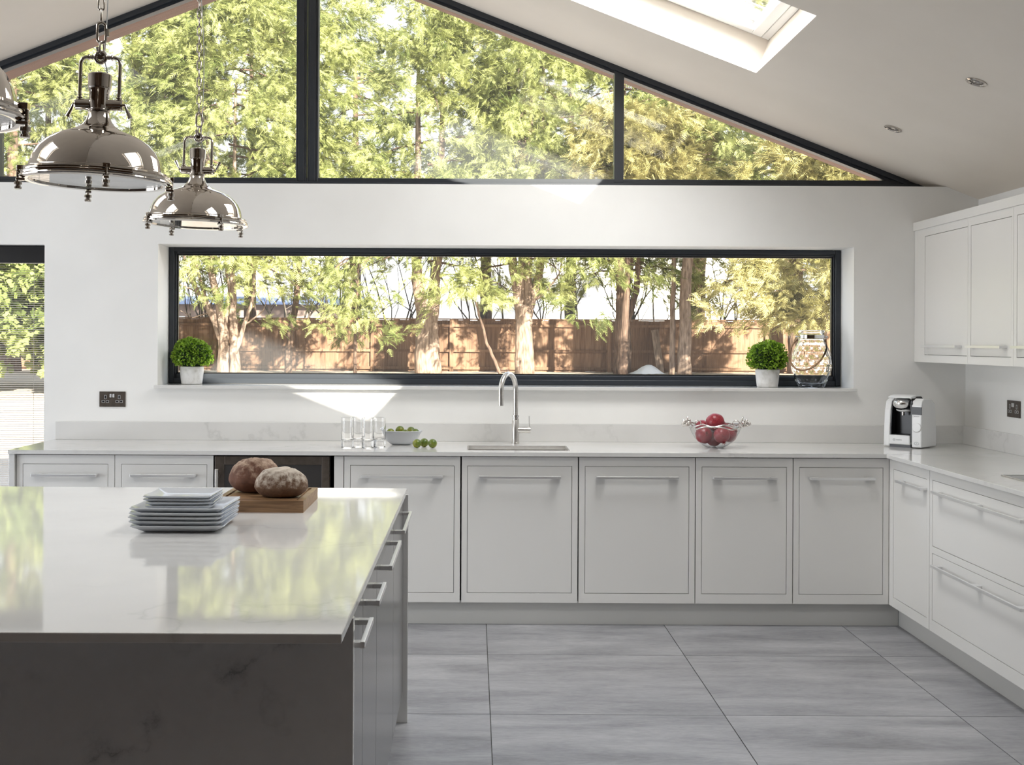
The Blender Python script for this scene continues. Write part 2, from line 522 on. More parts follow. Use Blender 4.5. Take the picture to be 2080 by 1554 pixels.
# ------------------------------------------------------------------ mesh building
class MB:
    def __init__(s):
        s.v, s.f = [], []

    def add(s, vs, fs):
        k = len(s.v)
        s.v += [tuple(p) for p in vs]
        s.f += [tuple(i + k for i in f) for f in fs]
        return s

    def box(s, x0, x1, y0, y1, z0, z1, mat4=None):
        vs = [Vector((x, y, z)) for z in (z0, z1) for y in (y0, y1) for x in (x0, x1)]
        if mat4 is not None:
            vs = [mat4 @ p for p in vs]
        return s.add(vs, [(0, 2, 3, 1), (4, 5, 7, 6), (0, 1, 5, 4), (2, 6, 7, 3), (0, 4, 6, 2), (1, 3, 7, 5)])

    def hexa(s, p):
        """eight corners: bottom ring of four, top ring of four"""
        return s.add(p, [(3, 2, 1, 0), (4, 5, 6, 7), (0, 1, 5, 4), (1, 2, 6, 5), (2, 3, 7, 6), (3, 0, 4, 7)])

    def prism(s, poly, y0, y1):
        """poly in (x, z), extruded along y"""
        n = len(poly)
        vs = [(x, y0, z) for x, z in poly] + [(x, y1, z) for x, z in poly]
        fs = [tuple(range(n)), tuple(range(2 * n - 1, n - 1, -1))]
        fs += [(i + n, (i + 1) % n + n, (i + 1) % n, i) for i in range(n)]
        return s.add(vs, fs)

    def frame(s, x0, x1, z0, z1, b, y0, y1):
        """rectangular ring in the xz plane; b = left, right, bottom, top widths"""
        l, r, bo, t = b
        s.box(x0, x0 + l, y0, y1, z0, z1)
        s.box(x1 - r, x1, y0, y1, z0, z1)
        s.box(x0 + l, x1 - r, y0, y1, z0, z0 + bo)
        s.box(x0 + l, x1 - r, y0, y1, z1 - t, z1)
        return s

    def tube(s, pts, rad, n=10, cap=True, closed=False):
        pts = [Vector(p) for p in pts]
        m = len(pts)
        if not hasattr(rad, '__len__'):
            rad = [rad] * m
        rings = []
        up = None
        for i in range(m):
            if closed:
                d = pts[(i + 1) % m] - pts[i - 1]
            else:
                d = pts[min(i + 1, m - 1)] - pts[max(i - 1, 0)]
            d.normalize()
            if up is None:
                a = Vector((0, 0, 1)) if abs(d.z) < 0.9 else Vector((1, 0, 0))
                up = d.cross(a).normalized()
            else:
                up = (up - d * up.dot(d))
                if up.length < 1e-6:
                    up = d.orthogonal()
                up.normalize()
            w_ = d.cross(up)
            rings.append([pts[i] + (up * math.cos(2 * PI * k / n) + w_ * math.sin(2 * PI * k / n)) * rad[i] for k in range(n)])
        vs = [p for r in rings for p in r]
        fs = []
        seg = m if closed else m - 1
        for i in range(seg):
            a, b_ = i * n, ((i + 1) % m) * n
            for k in range(n):
                fs.append((a + k, a + (k + 1) % n, b_ + (k + 1) % n, b_ + k))
        if cap and not closed:
            fs.append(tuple(range(n - 1, -1, -1)))
            fs.append(tuple((m - 1) * n + k for k in range(n)))
        return s.add(vs, fs)

    def lathe(s, prof, n=32, c=(0, 0, 0), cap0=True, cap1=True, sx=1.0, sy=1.0, pw=2.0):
        """profile of (radius, z); pw > 2 squares the outline"""
        vs = []
        for r, z in prof:
            for k in range(n):
                a = 2 * PI * k / n
                ca, sa = math.cos(a), math.sin(a)
                if pw != 2.0:
                    ca = math.copysign(abs(ca) ** (2 / pw), ca)
                    sa = math.copysign(abs(sa) ** (2 / pw), sa)
                vs.append((c[0] + r * ca * sx, c[1] + r * sa * sy, c[2] + z))
        fs = []
        for i in range(len(prof) - 1):
            for k in range(n):
                fs.append((i * n + k, i * n + (k + 1) % n, (i + 1) * n + (k + 1) % n, (i + 1) * n + k))
        if cap0:
            fs.append(tuple(range(n - 1, -1, -1)))
        if cap1:
            fs.append(tuple((len(prof) - 1) * n + k for k in range(n)))
        return s.add(vs, fs)

    def ball(s, c, r, n=14, m=9, sz=1.0):
        prof = [(max(1e-4, r * math.sin(PI * i / m)), -r * sz * math.cos(PI * i / m)) for i in range(m + 1)]
        return s.lathe(prof, n, c)

    def xf(s, m4):
        s.v = [tuple(m4 @ Vector(p)) for p in s.v]
        return s

    def mesh(s, name, m, smooth=False):
        me = bpy.data.meshes.new(name)
        me.from_pydata(s.v, [], s.f)
        me.materials.append(m)
        bm = bmesh.new()
        bm.from_mesh(me)
        bmesh.ops.recalc_face_normals(bm, faces=bm.faces)
        bm.to_mesh(me)
        bm.free()
        if smooth:
            me.polygons.foreach_set('use_smooth', [True] * len(me.polygons))
        me.update()
        return me

    def build(s, name, m, parent=None, smooth=False, bevel=0.0, world=False, kind=None, auto=None):
        if world and parent is not None:
            off = parent.location
            s.v = [(p[0] - off.x, p[1] - off.y, p[2] - off.z) for p in s.v]
        me = s.mesh(name, m, smooth)
        if auto is not None:
            me.polygons.foreach_set('use_smooth', [True] * len(me.polygons))
            try:
                me.set_sharp_from_angle(angle=math.radians(auto))
            except Exception:
                pass
        o = bpy.data.objects.new(name, me)
        C.objects.link(o)
        if parent is not None:
            o.parent = parent
        if bevel:
            b = o.modifiers.new('bevel', 'BEVEL')
            b.width = bevel
            b.segments = 2
            b.limit_method = 'ANGLE'
        if kind:
            o['kind'] = kind
        return o


def tag(o, label, cat, group=None, kind=None):
    o['label'] = label
    o['category'] = cat
    if group:
        o['group'] = group
    if kind:
        o['kind'] = kind
    return o


def thing(name, label, cat, loc=(0, 0, 0), rotz=0.0, group=None):
    o = bpy.data.objects.new(name, None)
    o.empty_display_size = 0.1
    C.objects.link(o)
    o.location = loc
    o.rotation_euler = (0, 0, rotz)
    return tag(o, label, cat, group)


def struct(name, loc=(0, 0, 0), label=None):
    o = bpy.data.objects.new(name, None)
    o.empty_display_size = 0.1
    C.objects.link(o)
    o.location = loc
    o['kind'] = 'structure'
    if label:
        o['label'] = label
    return o


def S(o, label=None):
    o['kind'] = 'structure'
    if label:
        o['label'] = label
    return o


def dup(root, loc, rotz=None, label=None):
    r = root.copy()
    C.objects.link(r)
    r.location = loc
    if rotz is not None:
        r.rotation_euler = (0, 0, rotz)
    if label:
        r['label'] = label
    for ch in list(root.children):
        c = ch.copy()
        C.objects.link(c)
        c.parent = r
        for g in ch.children:
            d = g.copy()
            C.objects.link(d)
            d.parent = c
    return r


# ------------------------------------------------------------------ the room shell
YW, YO = 6.78, 7.12                         # back wall, inner and outer face
XL, XR = -4.77, 2.835                       # side walls
XR2 = 2.766                                 # built-out lower part of the right wall
YR = -0.9
WX0, WX1, WZ0, WZ1 = -1.776, 2.137, 1.172, 1.985    # picture window opening
DX = -2.414                                 # garden door, right jamb
DZ = 1.977
ZT = 2.327                                  # top of the wall under the gable glazing

m = MB()
m.box(DX, 3.1, YW, YO, -0.1, WZ0)
m.box(DX, WX0, YW, YO, WZ0, WZ1)
m.box(WX1, 3.1, YW, YO, WZ0, WZ1)
m.box(DX, 3.1, YW, YO, WZ1, ZT)
m.box(-4.55, DX, YW, YO, DZ, ZT)
m.box(-5.1, -4.55, YW, YO, -0.1, ZT)
S(m.build('wall_back', M['wall']), 'white plastered back wall with long picture window')

m = MB()
m.box(XR, 3.1, 1.9, YW, -0.1, 2.6)
m.box(XR2, XR, 3.6, YW, 0.0, 1.40)
S(m.build('wall_right', M['wall']), 'white plastered right wall behind the cabinets')
LY0, LY1, LZ = 2.6, 5.6, 2.05
m = MB()
m.box(-5.1, XL, LY1, YW, -0.1, 2.6)
m.box(-5.1, XL, LY0, LY1, LZ, 2.6)
S(m.build('wall_left', M['wall']))
m = MB()
m.prism([(-5.1, -0.1), (3.1, -0.1), (3.1, 2.2), (RX, RZ + 0.1), (-5.1, 2.2)], YR - 0.3, YR)
m.box(-5.1, XL, YR, LY0, -0.1, 2.6)
m.box(XR, 3.1, YR, 1.9, -0.1, 2.6)
S(m.build('wall_rear', M['rear']))  # unseen walls, set close and dark to limit bounced light

# ceiling: two slopes with four roof-window shafts
m = MB()
SMAX = 4.4
YC0, YC1 = YR - 0.3, 6.985
for side in (1, -1):
    def slab(s0, s1, y0, y1, n0=0.0, n1=0.20):
        p = [slope(side, s0, y0, n0), slope(side, s1, y0, n0), slope(side, s1, y1, n0), slope(side, s0, y1, n0),
             slope(side, s0, y0, n1), slope(side, s1, y0, n1), slope(side, s1, y1, n1), slope(side, s0, y1, n1)]
        m.hexa(p)
    slab(0, SK_S[0], YC0, YC1)
    slab(SK_S[1], SMAX, YC0, YC1)
    slab(SK_S[0], SK_S[1], YC0, SK_Y[1][0])
    slab(SK_S[0], SK_S[1], SK_Y[1][1], SK_Y[0][0])
    slab(SK_S[0], SK_S[1], SK_Y[0][1], YC1)
S(m.build('ceiling', M['ceiling']), 'vaulted off-white ceiling with square roof-window shafts')
m = MB()
for side in (1, -1):
    def slab2(s0, s1, y0, y1):
        p = [slope(side, s0, y0, 0.205), slope(side, s1, y0, 0.205), slope(side, s1, y1, 0.205), slope(side, s0, y1, 0.205),
             slope(side, s0, y0, 0.24), slope(side, s1, y0, 0.24), slope(side, s1, y1, 0.24), slope(side, s0, y1, 0.24)]
        m.hexa(p)
    slab2(0, SK_S[0], YC0, 7.34)
    slab2(SK_S[1], SMAX + 0.2, YC0, 7.34)
    slab2(SK_S[0], SK_S[1], YC0, SK_Y[1][0])
    slab2(SK_S[0], SK_S[1], SK_Y[1][1], SK_Y[0][0])
    slab2(SK_S[0], SK_S[1], SK_Y[0][1], 7.34)
S(m.build('roof', M['roof']))
# brown timber soffit beyond the gable glazing
for side in (1, -1):
    m = MB()
    p = [slope(side, s, y, n) for n in (0.012, 0.2) for s, y in ((0, 7.03), (SMAX, 7.03), (SMAX, 7.34), (0, 7.34))]
    m.hexa(p)
    S(m.build('trim_%d' % (1 if side == 1 else 2), M['soffit']), 'brown timber soffit outside the gable glazing')

# roof windows
k = 3
for side in (1, -1):
    for (y0, y1) in SK_Y:
        k += 1
        r = struct('window_%d' % k, slope(side, sum(SK_S) / 2, (y0 + y1) / 2, 0.2), 'white framed roof window in ceiling shaft')

        def ring(a0, a1, b0, b1, wd, n0, n1):
            mm = MB()
            for (s0, s1, q0, q1) in ((a0, a0 + wd, b0, b1), (a1 - wd, a1, b0, b1), (a0 + wd, a1 - wd, b0, b0 + wd), (a0 + wd, a1 - wd, b1 - wd, b1)):
                mm.hexa([slope(side, s, y, n) for n in (n0, n1) for s, y in ((s0, q0), (s1, q0), (s1, q1), (s0, q1))])
            return mm
        a0, a1, b0, b1 = SK_S[0] + 0.002, SK_S[1] - 0.002, y0 + 0.002, y1 - 0.002
        ring(a0, a1, b0, b1, 0.040, 0.175, 0.275).build('window_frame', M['pvc'], r, world=True, bevel=0.004)
        ring(a0 + 0.044, a1 - 0.044, b0 + 0.044, b1 - 0.044, 0.055, 0.165, 0.265).build('sash', M['pvc'], r, world=True, bevel=0.006)
        mm = MB()
        mm.hexa([slope(side, s, y, n) for n in (0.225, 0.235) for s, y in ((a0 + 0.1, b0 + 0.1), (a1 - 0.1, b0 + 0.1), (a1 - 0.1, b1 - 0.1), (a0 + 0.1, b1 - 0.1))])
        mm.build('pane', M['skypane'], r, world=True)
        mm = MB()
        sc_, yc_ = a1 - 0.115, b1 - 0.13
        mm.hexa([slope(side, s, y, n) for n in (0.19, 0.222) for s, y in ((sc_ - 0.03, yc_ - 0.02), (sc_, yc_ - 0.02), (sc_, yc_ + 0.02), (sc_ - 0.03, yc_ + 0.02))])
        mm.build('vent_catch', M['steel'], r, world=True, bevel=0.003)
        mm = MB()
        mm.hexa([slope(side, s, y, n) for n in (0.20, 0.207) for s, y in ((a0 + 0.1, (b0 + b1) / 2 - 0.004 + 0.2), (a1 - 0.1, (b0 + b1) / 2 - 0.004 + 0.2), (a1 - 0.1, (b0 + b1) / 2 + 0.004 + 0.2), (a0 + 0.1, (b0 + b1) / 2 + 0.004 + 0.2))])
        mm.build('glazing_bar', M['cord'], r, world=True)

# floor: grout bed with stone tiles
fl = MB().box(-5.1, 3.1, YR - 0.3, 7.1, -0.12, -0.006).build('floor', M['grout'])
S(fl, 'grey concrete-look tiled floor')
TX, TY, G = 0.909, 0.889, 0.004
tm = MB().box(-TX / 2 + G / 2, TX / 2 - G / 2, -TY / 2 + G / 2, TY / 2 - G / 2, -0.010, 0.0).mesh('floor_tile', M['tile'])
for i in range(-6, 3):
    for j in range(-9, 2):
        cx, cy = 0.071 + TX * (i + 0.5), 5.565 + TY * (j - 0.5)
        if cy - TY / 2 > 6.45 or cx - TX / 2 > 2.76 or cx + TX / 2 < XL:
            continue
        me = tm
        x1, y1, x0 = cx + TX / 2, cy + TY / 2, cx - TX / 2
        if x1 > 2.83 or y1 > 6.775 or x0 < XL:
            xa, xb, yb = max(x0, XL) - cx, min(x1, 2.76) - cx, min(y1, 6.775) - cy
            me = MB().box(xa + G / 2, xb - G / 2, -TY / 2 + G / 2, yb - G / 2, -0.010, 0.0).mesh('floor_tile', M['tile'])
        o = bpy.data.objects.new('floor_tile', me)
        C.objects.link(o)
        o.location = (cx, cy, 0)
        o.parent = fl

# picture window in the back wall
r = struct('window_1', (0.18, 7.03, WZ0 + 0.02), 'long black framed picture window above the worktop')
FZ0 = 1.192
m = MB().frame(WX0, WX1, FZ0, WZ1, (0.042, 0.040, 0.056, 0.038), 7.03, 7.10)
m.frame(WX0 + 0.002, WX1 - 0.002, FZ0 + 0.001, WZ1 - 0.002, (0.030, 0.030, 0.030, 0.022), 7.016, 7.031)
m.build('window_frame', M['anth'], r, world=True, bevel=0.003)
MB().frame(WX0 + 0.042, WX1 - 0.040, FZ0 + 0.056, WZ1 - 0.038, (0.008,) * 4, 7.045, 7.062).build('glazing_bead', M['black'], r, world=True)
MB().box(WX0 + 0.045, WX1 - 0.043, 7.062, 7.082, FZ0 + 0.058, WZ1 - 0.041).build('pane', M['pane'], r, world=True)
MB().box(WX0 - 0.012, WX1 + 0.008, 6.738, YW, WZ0, FZ0).box(WX0 + 0.001, WX1 - 0.001, YW, 7.09, WZ0 + 0.001, FZ0).build('window_sill', M['quartz'], r, world=True, bevel=0.003)

# gable glazing
r = struct('window_2', (RX, 6.97, ZT), 'black framed triangular gable window')
FY0, FY1 = 6.966, 7.03
GB = 2.385                                  # bottom edge of the glass


def rake(x, drop=0.0):
    return RZ - 0.389 * abs(x - RX) - drop


def x_at(z, drop=0.0):
    return (RZ - drop - z) / 0.389


m = MB()
xa = x_at(2.30)
m.box(RX - xa, RX + xa, FY0, FY1, ZT - 0.03, GB)
m.box(RX - xa, RX + xa, FY0 - 0.012, FY0, ZT - 0.03, GB - 0.022)
m.build('bottom_rail', M['anth'], r, world=True, bevel=0.002)
for side in (1, -1):
    for (d0, d1, ya, yb, nm) in ((-0.03, 0.030, FY0 - 0.014, FY1, 'rake_rail'), (0.030, 0.047, FY0 + 0.01, FY1, 'rake_bead')):
        xe = x_at(GB - 0.03, d1)
        z0 = RZ - d1
        pts = [(RX, RZ - d0), (RX + side * xe, RZ - d0 - 0.389 * xe), (RX + side * xe, RZ - d1 - 0.389 * xe), (RX, z0)]
        MB().prism(pts, ya, yb).build(nm, M['anth'], r, world=True)
# mullions: a doubled pair on the ridge and one on each side
for (x0, x1) in ((RX - 0.064, RX - 0.003), (RX + 0.003, RX + 0.064)):
    m = MB()
    m.prism([(x0, GB - 0.05), (x1, GB - 0.05), (x1, rake(x1, 0.02)), (x0, rake(x0, 0.02))], FY0 - 0.004, FY1)
    m.build('mullion', M['anth'], r, world=True, bevel=0.003)
    xm = x0 + 0.012 if x0 > RX else x0
    m = MB()
    m.prism([(x0 + (0.016 if x0 < RX else 0.012), GB - 0.02), (x1 - (0.012 if x0 < RX else 0.016), GB - 0.02), (x1 - 0.014, rake(x1, 0.04)), (x0 + 0.014, rake(x0, 0.04))], FY0 - 0.012, FY0 - 0.004)
    m.build('mullion_rib', M['anth'], r, world=True, bevel=0.002)
for side in (1, -1):
    xc = RX + side * 1.802
    m = MB()
    m.prism([(xc - 0.027, GB - 0.02), (xc + 0.027, GB - 0.02), (xc + 0.027, rake(xc + 0.027, 0.03)), (xc - 0.027, rake(xc - 0.027, 0.03))], FY0 - 0.002, FY1)
    m.build('mullion', M['anth'], r, world=True, bevel=0.002)
    # panes
    a, b = RX + side * 0.066, xc - side * 0.029
    for (p0, p1) in ((a, b), (xc + side * 0.029, RX + side * (x_at(GB, 0.05) - 0.01))):
        poly = [(p0, GB + 0.001), (p1, GB + 0.001), (p1, max(rake(p1, 0.02), GB + 0.003)), (p0, rake(p0, 0.02))]
        MB().prism(poly, 7.0, 7.016).build('pane', M['pane'], r, world=True)

# garden door at the left end of the back wall
r = struct('door_1', (-3.4, 7.0, 0.0), 'tall glazed garden door behind a venetian blind')
m = MB().frame(-4.548, DX - 0.002, 0.0, DZ - 0.002, (0.07, 0.07, 0.07, 0.07), 7.02, 7.09)
m.box(-3.52, -3.45, 7.02, 7.09, 0.07, DZ - 0.07)
m.build('door_frame', M['anth'], r, world=True, bevel=0.003)
MB().box(-4.48, -3.52, 7.05, 7.065, 0.07, DZ - 0.07).build('pane', M['pane'], r, world=True)
MB().box(-3.45, DX - 0.07, 7.05, 7.065, 0.07, DZ - 0.07).build('pane', M['pane'], r, world=True)
# glazed doors added in the unseen left wall to admit side light
r = struct('door_2', (-4.9, 4.1, 0.0), 'unseen glazed doors added in the left wall for side light')
m = MB()
for y in (LY0, LY0 + 0.98, LY0 + 1.96, LY1 - 0.07):
    m.box(-4.95, -4.88, y, y + 0.07, 0, LZ)
m.box(-4.95, -4.88, LY0, LY1, LZ - 0.07, LZ)
m.box(-4.95, -4.88, LY0, LY1, 0, 0.07)
m.build('door_frame', M['anth'], r, world=True)
for i in range(3):
    MB().box(-4.92, -4.905, LY0 + 0.07 + 0.98 * i, LY0 + 0.98 * (i + 1), 0.07, LZ - 0.07).build('pane', M['pane'], r, world=True)

# venetian blind
b = thing('venetian_blind', 'fine-slatted venetian blind hanging in the garden door at far left', 'blind', (-3.48, 6.86, DZ - 0.015))
MB().box(-4.54, DX - 0.004, 6.835, 6.90, DZ - 0.10, DZ - 0.004).build('head_rail', M['black'], b, world=True, bevel=0.004)
m = MB()
pitch, wd, ang = 0.0125, 0.0135, math.radians(11)
for i in range(148):
    z = DZ - 0.115 - i * pitch
    dy, dz = wd / 2 * math.cos(ang), wd / 2 * math.sin(ang)
    m.add([(-4.53, 6.865 - dy, z - dz), (DX - 0.006, 6.865 - dy, z - dz), (DX - 0.006, 6.865 + dy, z + dz), (-4.53, 6.865 + dy, z + dz)], [(0, 1, 2, 3)])
m.build('slat', M['slat'], b, world=True, kind='stuff')
for x in (-2.50, -3.1, -3.8, -4.45):
    MB().tube([(x, 6.857, DZ - 0.1), (x, 6.857, 0.05)], 0.0012, 5).build('cord', M['cord'], b, world=True)
MB().box(-4.53, DX - 0.006, 6.856, 6.874, 0.025, 0.045).build('bottom_rail', M['slat'], b, world=True)

# ------------------------------------------------------------------ kitchen units
YF = 6.125                                  # front of the back run
CZ0, CZ1 = 0.119, 0.858
WT = 0.884


def handle(mm_len, x, z, y0=0.0, n=2):
    """flat bar pull on block feet, in front of y0"""
    m = MB()
    h = 0.0065
    m.box(x - mm_len / 2, x + mm_len / 2, y0 - 0.036, y0 - 0.027, z - h, z + h)
    for i in range(n):
        t = i / (n - 1)
        wf = 0.046
        cx = x - mm_len / 2 + wf / 2 + t * (mm_len - wf)
        m.box(cx - wf / 2, cx + wf / 2, y0 - 0.028, y0 + 0.002, z - h + 0.001, z + h - 0.001)
    return m


def base_cabinet(name, label, loc, rotz, wdt, stile=0.032, hlen=0.415, paint='cab', group=None, drawers=None, hx=None, hz=0.758, top=0.8135, bot=0.167, hn=2, depth=0.56, lstile=None):
    t = thing(name, label, 'cabinet', loc, rotz, group)
    g = 0.0015
    ls = stile if lstile is None else lstile
    MB().box(g, wdt - g, 0.021, depth, CZ0 + 0.002, CZ1).build('carcass', M[paint], t)
    fronts = [(bot, top, hz)] if drawers is None else drawers
    m = MB()
    m.box(g, ls, 0.0, 0.02, CZ0, CZ1)
    m.box(wdt - stile, wdt - g, 0.0, 0.02, CZ0, CZ1)
    zs = [CZ0] + [q for f in fronts for q in (f[0], f[1])] + [CZ1]
    for i in range(0, len(zs), 2):
        m.box(ls, wdt - stile, 0.0, 0.02, zs[i], zs[i + 1])
    m.build('face_frame', M[paint], t)
    MB().box(ls - 0.002, wdt - stile + 0.002, 0.0195, 0.0208, fronts[0][0] - 0.002, fronts[-1][1] + 0.002).build('gap_shade_sheet', M['cabdark'], t)  # dark sheet standing in for shade behind the front joints
    gp = 0.0022
    for (z0, z1, zh) in fronts:
        d = MB().box(ls + gp, wdt - stile - gp, 0.0005, 0.019, z0 + gp, z1 - gp).build('door' if drawers is None else 'drawer', M[paint], t, bevel=0.0012)
        handle(hlen, (ls + wdt - stile) / 2 if hx is None else hx, zh, 0.0, hn).build('handle', M['handle'], d, bevel=0.001)
    return t


BACK = 'base cabinets under the back worktop'
base_cabinet('base_cabinet', 'pale grey cabinet at the left end of the back run, beside the blind', (-2.3195, YF, 0), 0, 0.500, 0.033, 0.33, group=BACK)
base_cabinet('base_cabinet', 'pale grey cabinet directly left of the dark built-in appliance', (-1.8195, YF, 0), 0, 0.502, 0.033, 0.33, group=BACK)
base_cabinet('base_cabinet', 'pale grey cabinet half hidden by the island corner, left of the sink', (-0.655, YF, 0), 0, 0.592, 0.031, 0.415, group=BACK)
base_cabinet('base_cabinet', 'pale grey cabinet right under the sink and tap', (-0.058, YF, 0), 0, 0.592, 0.030, 0.415, group=BACK)
base_cabinet('base_cabinet', 'pale grey cabinet one to the right of the sink cabinet', (0.5375, YF, 0), 0, 0.592, 0.031, 0.415, group=BACK)
base_cabinet('base_cabinet', 'pale grey cabinet standing under the glass fruit bowl', (1.131, YF, 0), 0, 0.4945, 0.031, 0.3225, group=BACK)
base_cabinet('base_cabinet', 'pale grey cabinet in the right corner of the back run', (1.627, YF, 0), 0, 0.487, 0.030, 0.3275, group=BACK)
# dark built-in appliance
t = thing('built_in_oven', 'dark built-in appliance with bronze frame between back cabinets, behind the bread', 'oven', (-1.3145, YF, 0))
MB().box(0.002, 0.588, 0.022, 0.55, CZ0 + 0.002, CZ1).build('body', M['black'], t)
MB().frame(0.004, 0.586, CZ0 + 0.01, 0.856, (0.048, 0.040, 0.05, 0.044), 0.0, 0.021).build('door', M['bronze'], t, bevel=0.002)
MB().box(0.052, 0.546, 0.004, 0.019, 0.179, 0.812).build('door_glass', M['ovenglass'], t)
m = MB().box(0.014, 0.030, -0.05, -0.035, 0.35, 0.795)
m.box(0.014, 0.030, -0.036, 0.003, 0.37, 0.40).box(0.014, 0.030, -0.036, 0.003, 0.745, 0.775)
m.build('handle', M['steel'], t, bevel=0.002)
tag(MB().box(-0.705, -0.6575, YF, YF + 0.5, CZ0, CZ1).build('filler_panel', M['cab'], bevel=0.001), 'narrow pale grey upright filler strip right of the dark appliance', 'panel')
tag(MB().box(-2.352, -2.3225, 6.108, 6.74, 0.0, 0.8635).build('end_panel', M['quartz'], bevel=0.002), 'white quartz end panel closing the left end of the back run', 'panel')
tag(MB().box(2.1155, 2.1355, 6.082, 6.16, CZ0, CZ1).build('corner_post', M['cab']), 'slim pale grey corner post where both cabinet runs meet', 'panel')

# plinths
S(MB().box(-2.32, 2.18, 6.172, 6.19, 0.0, 0.1185).build('baseboard_back', M['plinth']), 'pale plinth under the back cabinets')
S(MB().box(2.182, 2.20, 4.46, 6.172, 0.0, 0.1185).build('baseboard_right', M['plinth']), 'pale plinth under the right cabinets')

# right run
XF = 2.115
RIGHT = 'base cabinets along the right wall'
base_cabinet('base_cabinet', 'narrow white cabinet next to the inside corner on the right', (XF, 6.082, 0), -PI / 2, 0.498, 0.032, 0.33, group=RIGHT, hz=0.766, hx=0.30, lstile=0.018)
base_cabinet('drawer_cabinet', 'wide white two-drawer cabinet with long bar handles at right', (XF, 5.583, 0), -PI / 2, 1.105, 0.032, 0.90, group=RIGHT, drawers=[(0.173, 0.481, 0.434), (0.512, 0.817, 0.770)], hn=3, hx=0.553)

# worktops
SX0, SX1, SY0, SY1 = -0.030, 0.500, 6.215, 6.50
tw = thing('worktop', 'long white quartz worktop with sink cutout under the picture window', 'worktop', (0, 6.1, 0.864))
m = MB()
z0, z1 = 0.864, WT
X0, X1 = -2.353, XR2 - 0.001
Y1 = YW - 0.001
m.box(X0, SX0, 6.10, Y1, z0, z1)
m.box(SX1, X1, 6.10, Y1, z0, z1)
m.box(SX0, SX1, 6.10, SY0, z0, z1)
m.box(SX0, SX1, SY1, Y1, z0, z1)
m.build('slab', M['quartz'], tw, world=True)
MB().box(X0 + 0.012, X1, 6.757, Y1, WT + 0.0003, WT + 0.10).build('upstand', M['quartz'], tw, world=True, bevel=0.001)
tw2 = thing('worktop', 'white quartz worktop along the right wall carrying the hob', 'worktop', (2.43, 5.3, 0.864))
MB().box(2.09, XR2 - 0.001, 4.44, 6.0985, z0, z1).build('slab', M['quartz'], tw2, world=True, bevel=0.0015)
MB().box(2.744, XR2 - 0.001, 4.44, 6.755, WT + 0.0003, WT + 0.10).build('upstand', M['quartz'], tw2, world=True, bevel=0.001)
# hob
hb = thing('hob', 'black glass hob with thin metal edge let into right worktop', 'hob', (2.47, 4.81, WT))
MB().box(2.25, 2.70, 4.50, 5.12, WT + 0.0004, WT + 0.004).build('glass_top', M['blackgloss'], hb, world=True)
MB().box(2.244, 2.25, 4.494, 5.126, WT + 0.0004, WT + 0.005).box(2.70, 2.706, 4.494, 5.126, WT + 0.0004, WT + 0.005).box(2.25, 2.70, 5.12, 5.126, WT + 0.0004, WT + 0.005).box(2.25, 2.70, 4.494, 4.50, WT + 0.0004, WT + 0.005).build('edge_trim', M['steel'], hb, world=True)

# sink
sk = thing('sink', 'undermounted stainless steel sink set into the back worktop', 'sink', (0.235, 6.357, 0.68))
m = MB()
a0, a1, b0, b1 = SX0 + 0.001, SX1 - 0.001, SY0 + 0.001, SY1 - 0.001
zt, zb = 0.8635, 0.70
m.add([(a0, b0, zt), (a1, b0, zt), (a1, b1, zt), (a0, b1, zt), (a0 + 0.02, b0 + 0.02, zb), (a1 - 0.02, b0 + 0.02, zb), (a1 - 0.02, b1 - 0.02, zb), (a0 + 0.02, b1 - 0.02, zb)],
      [(0, 4, 5, 1), (1, 5, 6, 2), (2, 6, 7, 3), (3, 7, 4, 0), (4, 7, 6, 5)])
m.build('basin', M['steel'], sk, world=True)
m = MB()
for (p0, p1, q0, q1) in ((a0, a0 + 0.004, b0, b1), (a1 - 0.004, a1, b0, b1), (a0 + 0.004, a1 - 0.004, b1 - 0.004, b1), (a0 + 0.004, a1 - 0.004, b0, b0 + 0.004)):
    m.box(p0, p1, q0, q1, 0.864, 0.8825)
m.build('rim', M['steel'], sk, world=True)
MB().lathe([(0.04, 0.0), (0.04, 0.004), (0.02, 0.002)], 24, (0.235, 6.36, zb)).build('drain', M['chrome'], sk, world=True, auto=40)

# tap
tp = thing('tap', 'brushed steel swan-neck mixer tap standing behind the sink', 'tap', (0.233, 6.63, WT))
MB().lathe([(0.0215, 0.0), (0.0215, 0.006), (0.0198, 0.007), (0.0198, 0.128), (0.018, 0.131)], 32).build('body', M['steel'], tp, auto=40)
MB().lathe([(0.0205, 0.131), (0.0205, 0.137), (0.0175, 0.138), (0.0175, 0.147), (0.0205, 0.148), (0.0205, 0.156), (0.016, 0.157)], 32).build('collar', M['chrome'], tp, auto=40)
dv = Vector((-0.085, -0.16, 0)).normalized()
R_ = 0.0905
pts = [Vector((0, 0, z)) for z in (0.155, 0.2, 0.25, 0.295)]
for i in range(1, 21):
    a = PI * i / 20
    pts.append(dv * (R_ - R_ * math.cos(a)) + Vector((0, 0, 0.295 + R_ * math.sin(a))))
for z in (0.27, 0.245, 0.216):
    pts.append(dv * 2 * R_ + Vector((0, 0, z)))
MB().tube(pts, 0.0135, 20).build('spout', M['steel'], tp, auto=50)
MB().tube([(0.012, 0, 0.075), (0.060, 0, 0.075), (0.082, 0, 0.075)], [0.0175, 0.0175, 0.0175], 24).build('valve', M['steel'], tp, auto=40)
MB().tube([(0.074, 0, 0.09), (0.074, 0, 0.152)], 0.0034, 10).build('lever', M['steel'], tp, auto=40)

# upper cabinets on the right wall
XU = 2.477
UPPER = 'wall cabinets on the right wall'


